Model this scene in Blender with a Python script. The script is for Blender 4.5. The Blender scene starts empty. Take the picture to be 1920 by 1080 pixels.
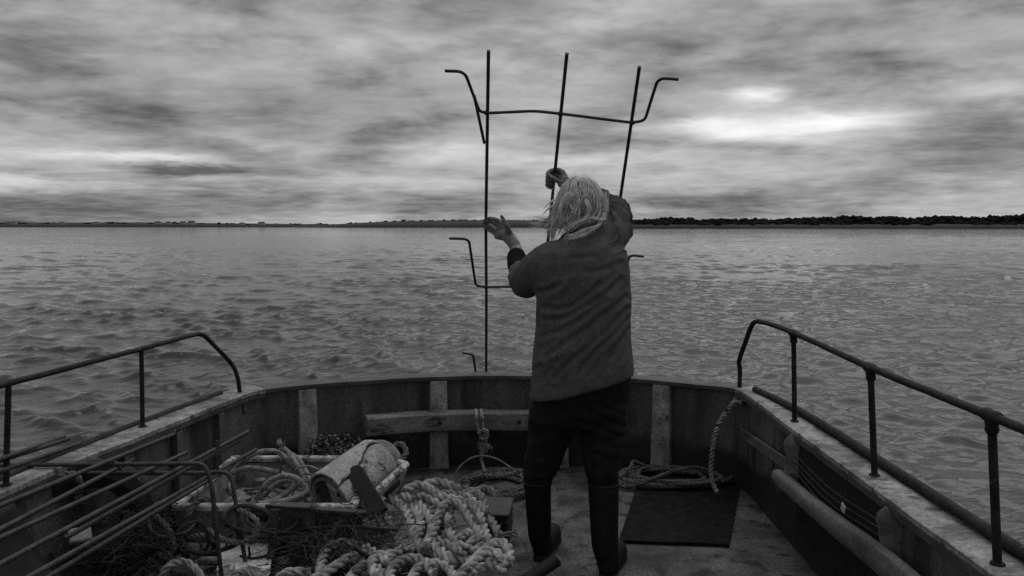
import bpy, bmesh, math, random
import numpy as np
from mathutils import Vector

random.seed(7)
rng = np.random.default_rng(11)
C = bpy.context.scene.collection
scene = bpy.context.scene

# ------------------------------------------------------------------ camera
F = 1493.0                    # focal length in photograph pixels (28 mm equivalent)
PITCH = math.atan(116.0 / F)  # looking slightly down: horizon above the middle
CAM = np.array([0.0, 0.0, 1.45])
cam_d = bpy.data.cameras.new('camera')
cam_d.sensor_width = 36.0
cam_d.lens = 36.0 * F / 1920.0
cam_d.clip_start = 0.05
cam_d.clip_end = 20000
cam = bpy.data.objects.new('camera', cam_d)
C.objects.link(cam)
cam.location = CAM
cam.rotation_euler = (math.pi / 2 - PITCH, 0, 0)
scene.camera = cam

# ------------------------------------------------------------------ light
SUN_EL, SUN_AZ = math.radians(66), math.radians(30)     # behind cloud, ahead and to the right
scene.view_settings.view_transform = 'Standard'
scene.view_settings.look = 'None'
scene.view_settings.gamma = 1.0
scene.view_settings.exposure = 0.15
scene.view_settings.use_curve_mapping = False
scene.cycles.use_denoising = False
scene.cycles.max_bounces = 6

sun_d = bpy.data.lights.new('sun', 'SUN')
sun_d.energy = 1.2
sun_d.angle = math.radians(75)
sun_d.color = (1, 1, 1)
sun = bpy.data.objects.new('sun', sun_d)
C.objects.link(sun)
sdir = Vector((math.sin(SUN_AZ) * math.cos(SUN_EL), math.cos(SUN_AZ) * math.cos(SUN_EL), math.sin(SUN_EL)))
sun.rotation_euler = sdir.to_track_quat('Z', 'Y').to_euler()
sun.location = (5, 10, 20)


def build_world():
    w = bpy.data.worlds.new('World')
    scene.world = w
    w.use_nodes = True
    nt = w.node_tree
    nt.nodes.clear()
    L = nt.links.new

    def node(t, **k):
        n = nt.nodes.new(t)
        for a, b in k.items():
            setattr(n, a, b)
        return n

    def M(op, a, b=None, c=None, clamp=False):
        n = node('ShaderNodeMath', operation=op, use_clamp=clamp)
        for i, v in enumerate((a, b, c)):
            if v is None:
                continue
            if isinstance(v, (int, float)):
                n.inputs[i].default_value = v
            else:
                L(v, n.inputs[i])
        return n.outputs[0]

    out = node('ShaderNodeOutputWorld')
    bg = node('ShaderNodeBackground')
    L(bg.outputs[0], out.inputs[0])
    tc = node('ShaderNodeTexCoord')
    sep = node('ShaderNodeSeparateXYZ')
    L(tc.outputs['Generated'], sep.inputs[0])
    x, y, z = sep.outputs
    az = M('ARCTAN2', x, y)
    el = M('ARCSINE', z)
    # cloud sheet seen in perspective: direction projected on a flat layer
    h = M('ADD', M('MAXIMUM', z, 0.0), 0.10)
    cx, cy = M('DIVIDE', x, h), M('DIVIDE', y, h)
    comb = node('ShaderNodeCombineXYZ')
    L(cx, comb.inputs[0]); L(cy, comb.inputs[1])

    def noise(vec, scale, detail, rough, dist=0.0, sx=1.0, sy=1.0, off=(0, 0, 0), sz=1.0):
        mp = node('ShaderNodeMapping')
        mp.inputs['Scale'].default_value = (sx, sy, sz)
        mp.inputs['Location'].default_value = off
        L(vec, mp.inputs[0])
        n = node('ShaderNodeTexNoise')
        n.inputs['Scale'].default_value = scale
        n.inputs['Detail'].default_value = detail
        n.inputs['Roughness'].default_value = rough
        n.inputs['Distortion'].default_value = dist
        L(mp.outputs[0], n.inputs['Vector'])
        return n.outputs[0]

    v = comb.outputs[0]
    n1 = noise(v, 0.55, 6, 0.55, 0.6, 0.8, 1.0, (3.1, 7.7, 0))
    n2 = noise(v, 1.9, 8, 0.6, 0.35, 0.9, 1.0, (11.3, 2.2, 4))
    n3 = noise(v, 0.22, 3, 0.5, 0.3, 1, 1, (1.3, 4.2, 9))
    base = M('ADD', M('MULTIPLY', M('SUBTRACT', n1, 0.5), 0.36), M('MULTIPLY', M('SUBTRACT', n2, 0.5), 0.24))
    base = M('ADD', base, M('MULTIPLY', M('SUBTRACT', n3, 0.5), 0.24))
    n4 = noise(tc.outputs['Generated'], 4.6, 8, 0.56, 0.15, 1, 1, (2.0, .7, .3), 3.2)
    n5 = noise(v, 5.5, 7, 0.62, 0.3, 0.9, 1, (7.0, 3.7, 1.3))
    base = M('ADD', base, M('MULTIPLY', M('SUBTRACT', n5, 0.5), 0.22))
    ms = node('ShaderNodeMapRange', interpolation_type='SMOOTHSTEP')
    ms.inputs['From Min'].default_value = .40; ms.inputs['From Max'].default_value = .60
    L(n4, ms.inputs['Value'])
    base = M('ADD', base, M('ADD', M('MULTIPLY', M('SUBTRACT', n4, 0.5), 0.38), M('MULTIPLY', M('SUBTRACT', ms.outputs[0], 0.5), 0.11)))
    base = M('ADD', base, 0.270)
    # breaks and darker banks in the cloud deck, their outlines ragged by noise
    wa = noise(v, 1.1, 5, 0.62, 0.4, 1, 1, (5, 5, 5))
    wb = noise(v, 1.1, 5, 0.62, 0.4, 1, 1, (15, 25, 5))
    azw = M('ADD', az, M('MULTIPLY', M('SUBTRACT', wa, 0.5), 0.14))
    elw = M('ADD', el, M('MULTIPLY', M('SUBTRACT', wb, 0.5), 0.045))
    blobs = [(1385, 190, 50, 15, .42), (1560, 224, 95, 11, .32), (1470, 240, 150, 12, .2), (1330, 248, 120, 11, .20),
             (1010, 55, 190, 62, .15), (660, 108, 60, 18, .13), (790, 95, 60, 14, .10), (50, 345, 150, 15, .18),
             (270, 300, 120, 8, .30), (840, 288, 90, 24, .20), (1060, 300, 160, 20, .14), (1850, 172, 70, 14, .13),
             (1340, 105, 45, 15, .13), (450, 342, 330, 11, .12), (1560, 262, 140, 10, .12),
             (345, 317, 95, 9, -.24), (330, 180, 330, 62, -.11), (1330, 282, 190, 17, -.11), (1790, 232, 130, 30, -.06),
             (1690, 80, 280, 70, -.09), (-20, 240, 120, 60, -.05), (10, 324, 70, 7, -.15), (200, 338, 95, 6, -.15),
             (560, 235, 230, 38, -.09), (960, 376, 1400, 20, -.10), (1330, 130, 160, 40, -.08), (300, -40, 700, 110, -.07), (1700, -40, 500, 110, -.07)]
    tot = base
    for px, py, sx, sy, a in blobs:
        a0 = math.atan((px - 960) / F)
        e0 = math.atan((424 - py) / F * math.cos(a0))
        da = M('DIVIDE', M('SUBTRACT', azw, a0), sx * 1.1 / F)
        de = M('DIVIDE', M('SUBTRACT', elw, e0), sy * 1.1 / F)
        s = M('ADD', M('MULTIPLY', da, da), M('MULTIPLY', de, de))
        g = M('POWER', 2.71828, M('MULTIPLY', s, -1.0))
        tot = M('ADD', tot, M('MULTIPLY', g, a))
    tot = M('MAXIMUM', tot, 0.06)
    # clear sky above the cloud, thin share of it shining through
    sky = node('ShaderNodeTexSky', sky_type='NISHITA')
    sky.sun_disc = False
    sky.sun_elevation = SUN_EL
    sky.sun_rotation = SUN_AZ
    bw = node('ShaderNodeRGBToBW')
    L(sky.outputs[0], bw.inputs[0])
    thin = M('MULTIPLY', M('MINIMUM', bw.outputs[0], 8.0), 0.06)
    rad = M('ADD', M('MULTIPLY', thin, 0.15), M('MULTIPLY', tot, 1.08))
    bg.inputs['Strength'].default_value = 0.1
    rad10 = M('MULTIPLY', rad, 10.0)
    cc = node('ShaderNodeCombineXYZ')
    for i in range(3):
        L(rad10, cc.inputs[i])
    L(cc.outputs[0], bg.inputs['Color'])


build_world()

# ------------------------------------------------------------------ helpers
FW = np.array([0, math.cos(PITCH), -math.sin(PITCH)])
UP = np.array([0, math.sin(PITCH), math.cos(PITCH)])


def ray(px, py):
    return FW + np.array([1.0, 0, 0]) * (px - 960) / F + UP * (540 - py) / F


def at(px, py, Y):
    """the point at world distance Y seen at that place in the photograph"""
    r = ray(px, py)
    return CAM + r * (Y / r[1])


def onz(px, py, z):
    r = ray(px, py)
    return CAM + r * ((z - CAM[2]) / r[2])


def vnoise(p, seed=0):
    """smooth value noise, p: (n,3)"""
    p = np.asarray(p, float)
    i = np.floor(p).astype(np.int64)
    f = p - i
    f = f * f * (3 - 2 * f)

    def hsh(a, b, c):
        n = (a * 374761393 + b * 668265263 + c * 1442695041 + seed * 974634777) & 0xffffffff
        n = ((n ^ (n >> 13)) * 1274126177) & 0xffffffff
        return ((n ^ (n >> 16)) & 0xffff) / 65535.0
    r = 0
    for dx in (0, 1):
        for dy in (0, 1):
            for dz in (0, 1):
                w = (f[:, 0] if dx else 1 - f[:, 0]) * (f[:, 1] if dy else 1 - f[:, 1]) * (f[:, 2] if dz else 1 - f[:, 2])
                r = r + w * hsh(i[:, 0] + dx, i[:, 1] + dy, i[:, 2] + dz)
    return r


def fbm(p, oct=4, seed=0):
    p = np.asarray(p, float)
    r, a, t = 0, 1.0, 0
    for k in range(oct):
        r = r + a * vnoise(p * 2 ** k, seed + k)
        t += a
        a *= .5
    return r / t - .5


def catmull(pts, step):
    """resample a smooth curve through pts at about STEP metres"""
    P = np.asarray(pts, float)
    if len(P) < 3:
        n = max(2, int(np.linalg.norm(P[1] - P[0]) / step) + 1)
        t = np.linspace(0, 1, n)[:, None]
        return P[0] * (1 - t) + P[1] * t
    Q = np.vstack([2 * P[0] - P[1], P, 2 * P[-1] - P[-2]])
    out = []
    for k in range(1, len(Q) - 2):
        p0, p1, p2, p3 = Q[k - 1:k + 3]
        n = 24
        t = (np.arange(n) / n)[:, None]
        out.append(.5 * ((2 * p1) + (-p0 + p2) * t + (2 * p0 - 5 * p1 + 4 * p2 - p3) * t ** 2 + (-p0 + 3 * p1 - 3 * p2 + p3) * t ** 3))
    out = np.vstack(out + [P[-1:]])
    return resample(out, step)


def resample(P, step):
    d = np.r_[0, np.cumsum(np.linalg.norm(np.diff(P, axis=0), axis=1))]
    n = max(2, int(d[-1] / step) + 1)
    s = np.linspace(0, d[-1], n)
    return np.stack([np.interp(s, d, P[:, k]) for k in range(3)], 1)


def frames(P):
    T = np.gradient(P, axis=0)
    T /= np.linalg.norm(T, axis=1)[:, None] + 1e-12
    a = np.array([0, 0, 1.0]) if abs(T[0][2]) < .9 else np.array([1.0, 0, 0])
    N = np.zeros_like(P)
    n = a - T[0] * a.dot(T[0])
    N[0] = n / np.linalg.norm(n)
    for k in range(1, len(P)):
        n = N[k - 1] - T[k] * N[k - 1].dot(T[k])
        N[k] = n / (np.linalg.norm(n) + 1e-12)
    return T, N, np.cross(T, N)


class MB:
    def __init__(s):
        s.v, s.f, s.n = [], [], 0

    def add(s, V, faces):
        V = np.asarray(V, float)
        s.v.append(V)
        s.f += [tuple(int(i) + s.n for i in f) for f in faces]
        s.n += len(V)

    def rings(s, R, cap=True, closed=False):
        """R: (m,k,3) rings"""
        m, k = R.shape[:2]
        fs = []
        for i in range(m if closed else m - 1):
            a, b = i * k, ((i + 1) % m) * k
            for j in range(k):
                j2 = (j + 1) % k
                fs.append((a + j, a + j2, b + j2, b + j))
        if cap and not closed:
            fs.append(tuple(range(k - 1, -1, -1)))
            fs.append(tuple(range((m - 1) * k, m * k)))
        s.add(R.reshape(-1, 3), fs)

    def tube(s, P, r, sides=10, cap=True, rot=0.0):
        P = np.asarray(P, float)
        r = np.broadcast_to(np.asarray(r, float), (len(P),))
        T, N, B = frames(P)
        th = np.arange(sides) * 2 * math.pi / sides + rot
        R = P[:, None] + r[:, None, None] * (np.cos(th)[None, :, None] * N[:, None] + np.sin(th)[None, :, None] * B[:, None])
        s.rings(R, cap)

    def sphere(s, c, r, seg=14, M=None):
        c = np.asarray(c, float)
        r = np.broadcast_to(np.asarray(r, float), (3,))
        n = seg // 2
        V, fs = [], []
        for i in range(1, n):
            a = math.pi * i / n
            for j in range(seg):
                b = 2 * math.pi * j / seg
                V.append((math.sin(a) * math.cos(b), math.sin(a) * math.sin(b), math.cos(a)))
        V += [(0, 0, 1), (0, 0, -1)]
        V = np.array(V) * r
        if M is not None:
            V = V @ np.asarray(M).T
        for i in range(n - 2):
            for j in range(seg):
                j2 = (j + 1) % seg
                fs.append((i * seg + j, (i + 1) * seg + j, (i + 1) * seg + j2, i * seg + j2))
        t, b = len(V) - 2, len(V) - 1
        for j in range(seg):
            j2 = (j + 1) % seg
            fs.append((t, j, j2))
            fs.append((b, (n - 2) * seg + j2, (n - 2) * seg + j))
        s.add(V + c, fs)

    def box(s, c, size, R=None, bev=0.0):
        """box with chamfered edges"""
        hx, hy, hz = np.asarray(size, float) / 2
        c = np.asarray(c, float)
        b = min(bev, hx * .9, hy * .9, hz * .9)
        if b <= 0:
            V = np.array([(x, y, z) for x in (-hx, hx) for y in (-hy, hy) for z in (-hz, hz)])
            fs = [(0, 1, 3, 2), (4, 6, 7, 5), (0, 4, 5, 1), (2, 3, 7, 6), (0, 2, 6, 4), (1, 5, 7, 3)]
        else:
            V, idx = [], {}
            for sx in (-1, 1):
                for sy in (-1, 1):
                    for sz in (-1, 1):
                        for ax in range(3):
                            p = [sx * (hx - b), sy * (hy - b), sz * (hz - b)]
                            p[ax] = (sx * hx, sy * hy, sz * hz)[ax]
                            idx[(sx, sy, sz, ax)] = len(V)
                            V.append(p)
            fs = []
            for ax in range(3):
                o = [a for a in range(3) if a != ax]
                for sg in (-1, 1):
                    q = []
                    for u, w in ((-1, -1), (1, -1), (1, 1), (-1, 1)):
                        k = [0, 0, 0]
                        k[ax] = sg; k[o[0]] = u; k[o[1]] = w
                        q.append(idx[(k[0], k[1], k[2], ax)])
                    fs.append(tuple(q))
                for u in (-1, 1):
                    for w in (-1, 1):
                        k0, k1 = [0, 0, 0], [0, 0, 0]
                        for k, e in ((k0, -1), (k1, 1)):
                            k[ax] = e; k[o[0]] = u; k[o[1]] = w
                        fs.append((idx[(*k0, o[0])], idx[(*k1, o[0])], idx[(*k1, o[1])], idx[(*k0, o[1])]))
            for sx in (-1, 1):
                for sy in (-1, 1):
                    for sz in (-1, 1):
                        fs.append(tuple(idx[(sx, sy, sz, a)] for a in range(3)))
            V = np.array(V)
        if R is not None:
            V = V @ np.asarray(R).T
        s.add(V + c, fs)

    def bar(s, a, b, w, h, up=(0, 0, 1), bev=0.0):
        """rectangular bar from a to b"""
        a, b = np.asarray(a, float), np.asarray(b, float)
        y = b - a
        L = np.linalg.norm(y); y /= L
        u = np.asarray(up, float)
        x = np.cross(y, u); x /= np.linalg.norm(x)
        z = np.cross(x, y)
        s.box((a + b) / 2, (w, L, h), np.stack([x, y, z], 1), bev)

    def verts(s):
        return np.vstack(s.v)

    def build(s, name, mat, parent=None, smooth=True, fix=True):
        return mesh(name, s.verts(), s.f, mat, parent, smooth, fix)


ORG = {}


def mesh(name, V, faces, mat, parent=None, smooth=True, fix=True):
    org = ORG.get(parent.name, np.zeros(3)) if parent is not None else np.zeros(3)
    me = bpy.data.meshes.new(name)
    me.from_pydata((np.asarray(V) - org).tolist(), [], faces)
    if fix:
        bm = bmesh.new(); bm.from_mesh(me)
        bmesh.ops.recalc_face_normals(bm, faces=bm.faces)
        bm.to_mesh(me); bm.free()
    me.materials.append(mat)
    if smooth:
        me.polygons.foreach_set('use_smooth', [True] * len(me.polygons))
        me.set_sharp_from_angle(angle=math.radians(42))
    o = bpy.data.objects.new(name, me)
    C.objects.link(o)
    if parent is not None:
        o.parent = parent
        ORG[o.name] = org
    return o


def tag(o, label, cat, group=None, kind=None):
    if label: o['label'] = label
    if cat: o['category'] = cat
    if group: o['group'] = group
    if kind: o['kind'] = kind
    return o


def thing(name, label, cat, loc, group=None):
    o = bpy.data.objects.new(name, None)
    o.empty_display_size = .1
    C.objects.link(o)
    o.location = loc
    ORG[o.name] = np.asarray(loc, float)
    return tag(o, label, cat, group)


def rotz(a):
    c, s = math.cos(a), math.sin(a)
    return np.array([[c, -s, 0], [s, c, 0], [0, 0, 1]])


def rotx(a):
    c, s = math.cos(a), math.sin(a)
    return np.array([[1, 0, 0], [0, c, -s], [0, s, c]])


def roty(a):
    c, s = math.cos(a), math.sin(a)
    return np.array([[c, 0, s], [0, 1, 0], [-s, 0, c]])


# ------------------------------------------------------------------ materials (black and white photograph: greys)
def material(name, lo, hi, scale=8.0, rough=.7, bump=.3, bscale=60.0, stretch=(1, 1, 1), contrast=(.35, .65),
             spots=None, spot_scale=25.0, spot_amt=(.58, .66), spec=.4, metal=0.0, two=None, bdist=.004, rvar=.15, grit=1.0, gs=None):
    m = bpy.data.materials.new(name)
    m.use_nodes = True
    nt = m.node_tree
    nt.nodes.clear()
    L = nt.links.new

    def node(t, **k):
        n = nt.nodes.new(t)
        for a, b in k.items(): setattr(n, a, b)
        return n
    out = node('ShaderNodeOutputMaterial')
    bs = node('ShaderNodeBsdfPrincipled')
    L(bs.outputs[0], out.inputs[0])
    tc = node('ShaderNodeTexCoord')
    mp = node('ShaderNodeMapping')
    mp.inputs['Scale'].default_value = stretch
    L(tc.outputs['Object'], mp.inputs[0])

    def noise(sc, det=6, ro=.6, vec=None, dist=.2):
        n = node('ShaderNodeTexNoise')
        n.inputs['Scale'].default_value = sc
        n.inputs['Detail'].default_value = det
        n.inputs['Roughness'].default_value = ro
        n.inputs['Distortion'].default_value = dist
        L(vec or mp.outputs[0], n.inputs['Vector'])
        return n.outputs[0]

    def rampf(v, a, b):
        n = node('ShaderNodeMapRange')
        n.inputs['From Min'].default_value = a
        n.inputs['From Max'].default_value = b
        L(v, n.inputs['Value'])
        return n.outputs[0]

    def mix(f, a, b):
        n = node('ShaderNodeMix', data_type='FLOAT')
        for i, v in ((0, f), (2, a), (3, b)):
            if isinstance(v, (int, float)): n.inputs[i].default_value = v
            else: L(v, n.inputs[i])
        return n.outputs[0]
    n1 = noise(scale)
    fac = rampf(n1, *contrast)
    val = mix(fac, lo, hi)
    fine = noise(scale * 9, 4, .7)
    k = node('ShaderNodeMath', operation='MULTIPLY_ADD')
    gr = noise(gs, 3, .75, tc.outputs['Object']) if gs else fine
    L(gr, k.inputs[0]); k.inputs[1].default_value = grit; k.inputs[2].default_value = 1 - grit / 2
    kc = node('ShaderNodeMath', operation='MAXIMUM'); L(k.outputs[0], kc.inputs[0]); kc.inputs[1].default_value = .12
    k = kc
    mu = node('ShaderNodeMath', operation='MULTIPLY')
    L(val, mu.inputs[0]); L(k.outputs[0], mu.inputs[1])
    val = mu.outputs[0]
    if two:     # two tones: below height two[0] colour two[1], ragged edge
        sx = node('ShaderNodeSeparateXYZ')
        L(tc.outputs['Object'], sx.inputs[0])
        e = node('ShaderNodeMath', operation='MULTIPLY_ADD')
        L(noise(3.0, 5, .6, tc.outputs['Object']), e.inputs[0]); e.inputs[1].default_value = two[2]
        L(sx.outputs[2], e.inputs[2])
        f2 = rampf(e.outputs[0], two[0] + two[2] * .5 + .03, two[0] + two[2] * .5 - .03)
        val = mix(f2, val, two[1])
    if spots:
        sp = rampf(noise(spot_scale, 5, .6), *spot_amt)
        val = mix(sp, val, spots)
    cc = node('ShaderNodeCombineColor')
    for i in range(3): L(val, cc.inputs[i])
    L(cc.outputs[0], bs.inputs['Base Color'])
    r = node('ShaderNodeMath', operation='MULTIPLY_ADD', use_clamp=True)
    L(fine, r.inputs[0]); r.inputs[1].default_value = rvar; r.inputs[2].default_value = rough - rvar / 2
    L(r.outputs[0], bs.inputs['Roughness'])
    bs.inputs['Specular IOR Level'].default_value = spec
    bs.inputs['Metallic'].default_value = metal
    if bump:
        b = node('ShaderNodeBump')
        b.inputs['Strength'].default_value = bump
        b.inputs['Distance'].default_value = bdist
        L(noise(bscale, 5, .65), b.inputs['Height'])
        L(b.outputs[0], bs.inputs['Normal'])
    return m


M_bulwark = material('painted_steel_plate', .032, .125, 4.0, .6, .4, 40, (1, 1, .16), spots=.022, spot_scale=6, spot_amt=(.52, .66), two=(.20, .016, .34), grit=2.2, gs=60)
M_rib = material('pale_painted_rib', .12, .34, 14, .65, .3, 50, (1, 1, .6), spots=.05, spot_scale=22, spot_amt=(.60, .68), grit=2.2, gs=70)
M_cap = material('worn_white_gunwale', .045, .31, 5, .6, .5, 45, spots=.06, spot_scale=15, spot_amt=(.54, .64), grit=2.6, gs=55)
M_dkcap = material('dark_edge_strip', .03, .07, 9, .6, .4, 50, spots=.2, spot_scale=30, spot_amt=(.66, .72))
M_hull = material('hull_paint', .04, .08, 4, .5, .2, 30)
M_deck = material('gritty_deck', .014, .115, 4, .75, .6, 90, spots=.012, spot_scale=9, spot_amt=(.52, .62), contrast=(.32, .68), bdist=.010, grit=3.6, gs=75)
M_rust = material('rusty_pipe', .010, .026, 18, .75, .6, 120, spots=.10, spot_scale=40, spot_amt=(.66, .72), spec=.2, grit=2.0, gs=90)
M_rebar = material('rusty_rebar', .018, .042, 30, .6, .5, 200)
M_rebar2 = material('weathered_rebar', .014, .045, 25, .6, .5, 200)
M_timber = material('weathered_timber', .08, .21, 10, .75, .5, 40, (.25, 1, 1), spots=.03, spot_scale=14, spot_amt=(.56, .64), grit=2.0, gs=60)
M_timber2 = material('pale_side_timber', .045, .16, 9, .7, .4, 40, (1, .3, 1), spots=.05, spot_scale=12, spot_amt=(.62, .7), grit=2.0, gs=60)
M_black = material('black_rubber', .008, .018, 20, .7, .5, 80, spec=.25)
M_mat = material('rubber_mat', .006, .014, 20, .92, .5, 120, spots=.35, spot_scale=30, spot_amt=(.77, .79), spec=.08, grit=2.0, gs=70)
M_rope = material('pale_hawser', .12, .56, 10, .9, .8, 260, spots=.035, spot_scale=9, spot_amt=(.50, .66), spec=.15, grit=1.0, gs=200)
M_rope2 = material('grey_rope', .07, .18, 22, .9, .6, 260, spec=.15)
M_rope3 = material('dull_rope', .14, .30, 26, .9, .5, 260, spots=.04, spec=.15)
M_rope4 = material('dark_coil_rope', .06, .16, 26, .9, .5, 260, spec=.15)
M_hose = material('smooth_line', .09, .25, 22, .7, .4, 120, spots=.05, spot_scale=30, spot_amt=(.60, .68), spec=.3, grit=2.0, gs=90)
M_plastic = material('white_plastic', .28, .56, 9, .5, .25, 40, spots=.05, spot_scale=14, spot_amt=(.55, .66))
M_rim = material('scuffed_rim', .08, .50, 16, .55, .4, 40, spots=.03, spot_scale=20, spot_amt=(.50, .60))
M_dirty = material('dirty_plastic', .07, .22, 9, .55, .3, 40, spots=.03, spot_scale=12, spot_amt=(.54, .64), grit=2.0, gs=70)
M_sack = material('white_sack', .55, .80, 8, .5, .3, 60, spots=.08, spot_scale=20, spot_amt=(.64, .7))
M_foam = material('foam_float', .22, .38, 12, .85, .7, 70, spots=.05, spot_scale=30, spot_amt=(.60, .66), grit=2.2, gs=80)
M_steel = material('black_steel', .012, .035, 14, .55, .5, 60, spots=.12, spot_scale=30, spot_amt=(.68, .73))
M_net = material('dark_net', .012, .045, 30, .9, .4, 200)
M_weed = material('wet_weed', .008, .03, 30, .3, .5, 100, spec=.6)
M_ink = material('dark_print', .02, .03, 20, .7, 0)
M_skin = material('weathered_skin', .10, .19, 40, .55, .5, 180, spec=.35, grit=1.6, gs=150)
M_scalp = material('grey_scalp', .22, .40, 60, .8, .5, 200, spec=.1)
M_jacket = material('fleece_jacket', .070, .100, 30, .95, .5, 350, spec=.08, bdist=.003, grit=1.4, gs=110)
M_trouser = material('black_trousers', .008, .015, 30, .9, .4, 250, spec=.12)
M_boot = material('rubber_boot', .005, .010, 20, .7, .3, 60, spec=.15)
M_cuff = material('knit_cuff', .006, .012, 40, .95, .5, 300, spec=.1)
M_tyre = material('tyre_rubber', .010, .028, 18, .7, .4, 60, spec=.3)
M_land = material('far_shore', .010, .022, .02, .95, 0)
M_land2 = material('far_fields', .012, .024, .012, .95, 0, contrast=(.45, .55))
M_wood = material('far_foliage', .008, .018, .08, .95, 0, spec=.05)
M_house = material('pale_render', .30, .45, .3, .8, 0)
M_slate = material('slate_roof', .03, .05, .3, .8, 0)


def hair_material():
    m = bpy.data.materials.new('grey_hair')
    m.use_nodes = True
    nt = m.node_tree
    nt.nodes.clear()
    L = nt.links.new
    out = nt.nodes.new('ShaderNodeOutputMaterial')
    ad = nt.nodes.new('ShaderNodeMixShader'); ad.inputs[0].default_value = .5
    di = nt.nodes.new('ShaderNodeBsdfPrincipled')
    di.inputs['Base Color'].default_value = (.30, .30, .30, 1)
    di.inputs['Roughness'].default_value = .5
    tr = nt.nodes.new('ShaderNodeBsdfTranslucent')
    tr.inputs[0].default_value = (.80, .80, .80, 1)
    L(di.outputs[0], ad.inputs[1]); L(tr.outputs[0], ad.inputs[2]); L(ad.outputs[0], out.inputs[0])
    tc = nt.nodes.new('ShaderNodeTexCoord')
    n = nt.nodes.new('ShaderNodeTexNoise')
    n.inputs['Scale'].default_value = 32
    L(tc.outputs['Object'], n.inputs['Vector'])
    mr = nt.nodes.new('ShaderNodeMapRange')
    mr.inputs['From Min'].default_value = .3; mr.inputs['From Max'].default_value = .7
    mr.inputs['To Min'].default_value = .42; mr.inputs['To Max'].default_value = .90
    L(n.outputs[0], mr.inputs[0])
    cc = nt.nodes.new('ShaderNodeCombineColor')
    for i in range(3): L(mr.outputs[0], cc.inputs[i])
    L(cc.outputs[0], di.inputs['Base Color'])
    return m


M_hair = hair_material()


def water_material():
    m = bpy.data.materials.new('sea_water')
    m.use_nodes = True
    nt = m.node_tree
    nt.nodes.clear()
    L = nt.links.new
    out = nt.nodes.new('ShaderNodeOutputMaterial')
    bs = nt.nodes.new('ShaderNodeBsdfPrincipled')
    L(bs.outputs[0], out.inputs[0])
    bs.inputs['Base Color'].default_value = (.040, .040, .040, 1)
    bs.inputs['Roughness'].default_value = .05
    bs.inputs['IOR'].default_value = 1.33
    bs.inputs['Specular IOR Level'].default_value = .5
    tc = nt.nodes.new('ShaderNodeTexCoord')
    prev = None
    for sc, sx, sy, dist, st in ((1.3, .5, 1.0, .05, .7), (4.5, .55, 1.0, .022, .8), (14.0, .7, 1.0, .006, .6)):
        mp = nt.nodes.new('ShaderNodeMapping')
        mp.inputs['Scale'].default_value = (sx, sy, 1)
        mp.inputs['Rotation'].default_value = (0, 0, .22)
        L(tc.outputs['Object'], mp.inputs[0])
        n = nt.nodes.new('ShaderNodeTexNoise')
        n.inputs['Scale'].default_value = sc
        n.inputs['Detail'].default_value = 4
        n.inputs['Roughness'].default_value = .55
        n.inputs['Distortion'].default_value = .5
        L(mp.outputs[0], n.inputs['Vector'])
        b = nt.nodes.new('ShaderNodeBump')
        b.inputs['Strength'].default_value = st
        b.inputs['Distance'].default_value = dist
        L(n.outputs[0], b.inputs['Height'])
        if prev is not None: L(prev, b.inputs['Normal'])
        prev = b.outputs[0]
    L(prev, bs.inputs['Normal'])
    return m


M_water = water_material()

# ------------------------------------------------------------------ the setting: water
SEA = -0.45


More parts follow.
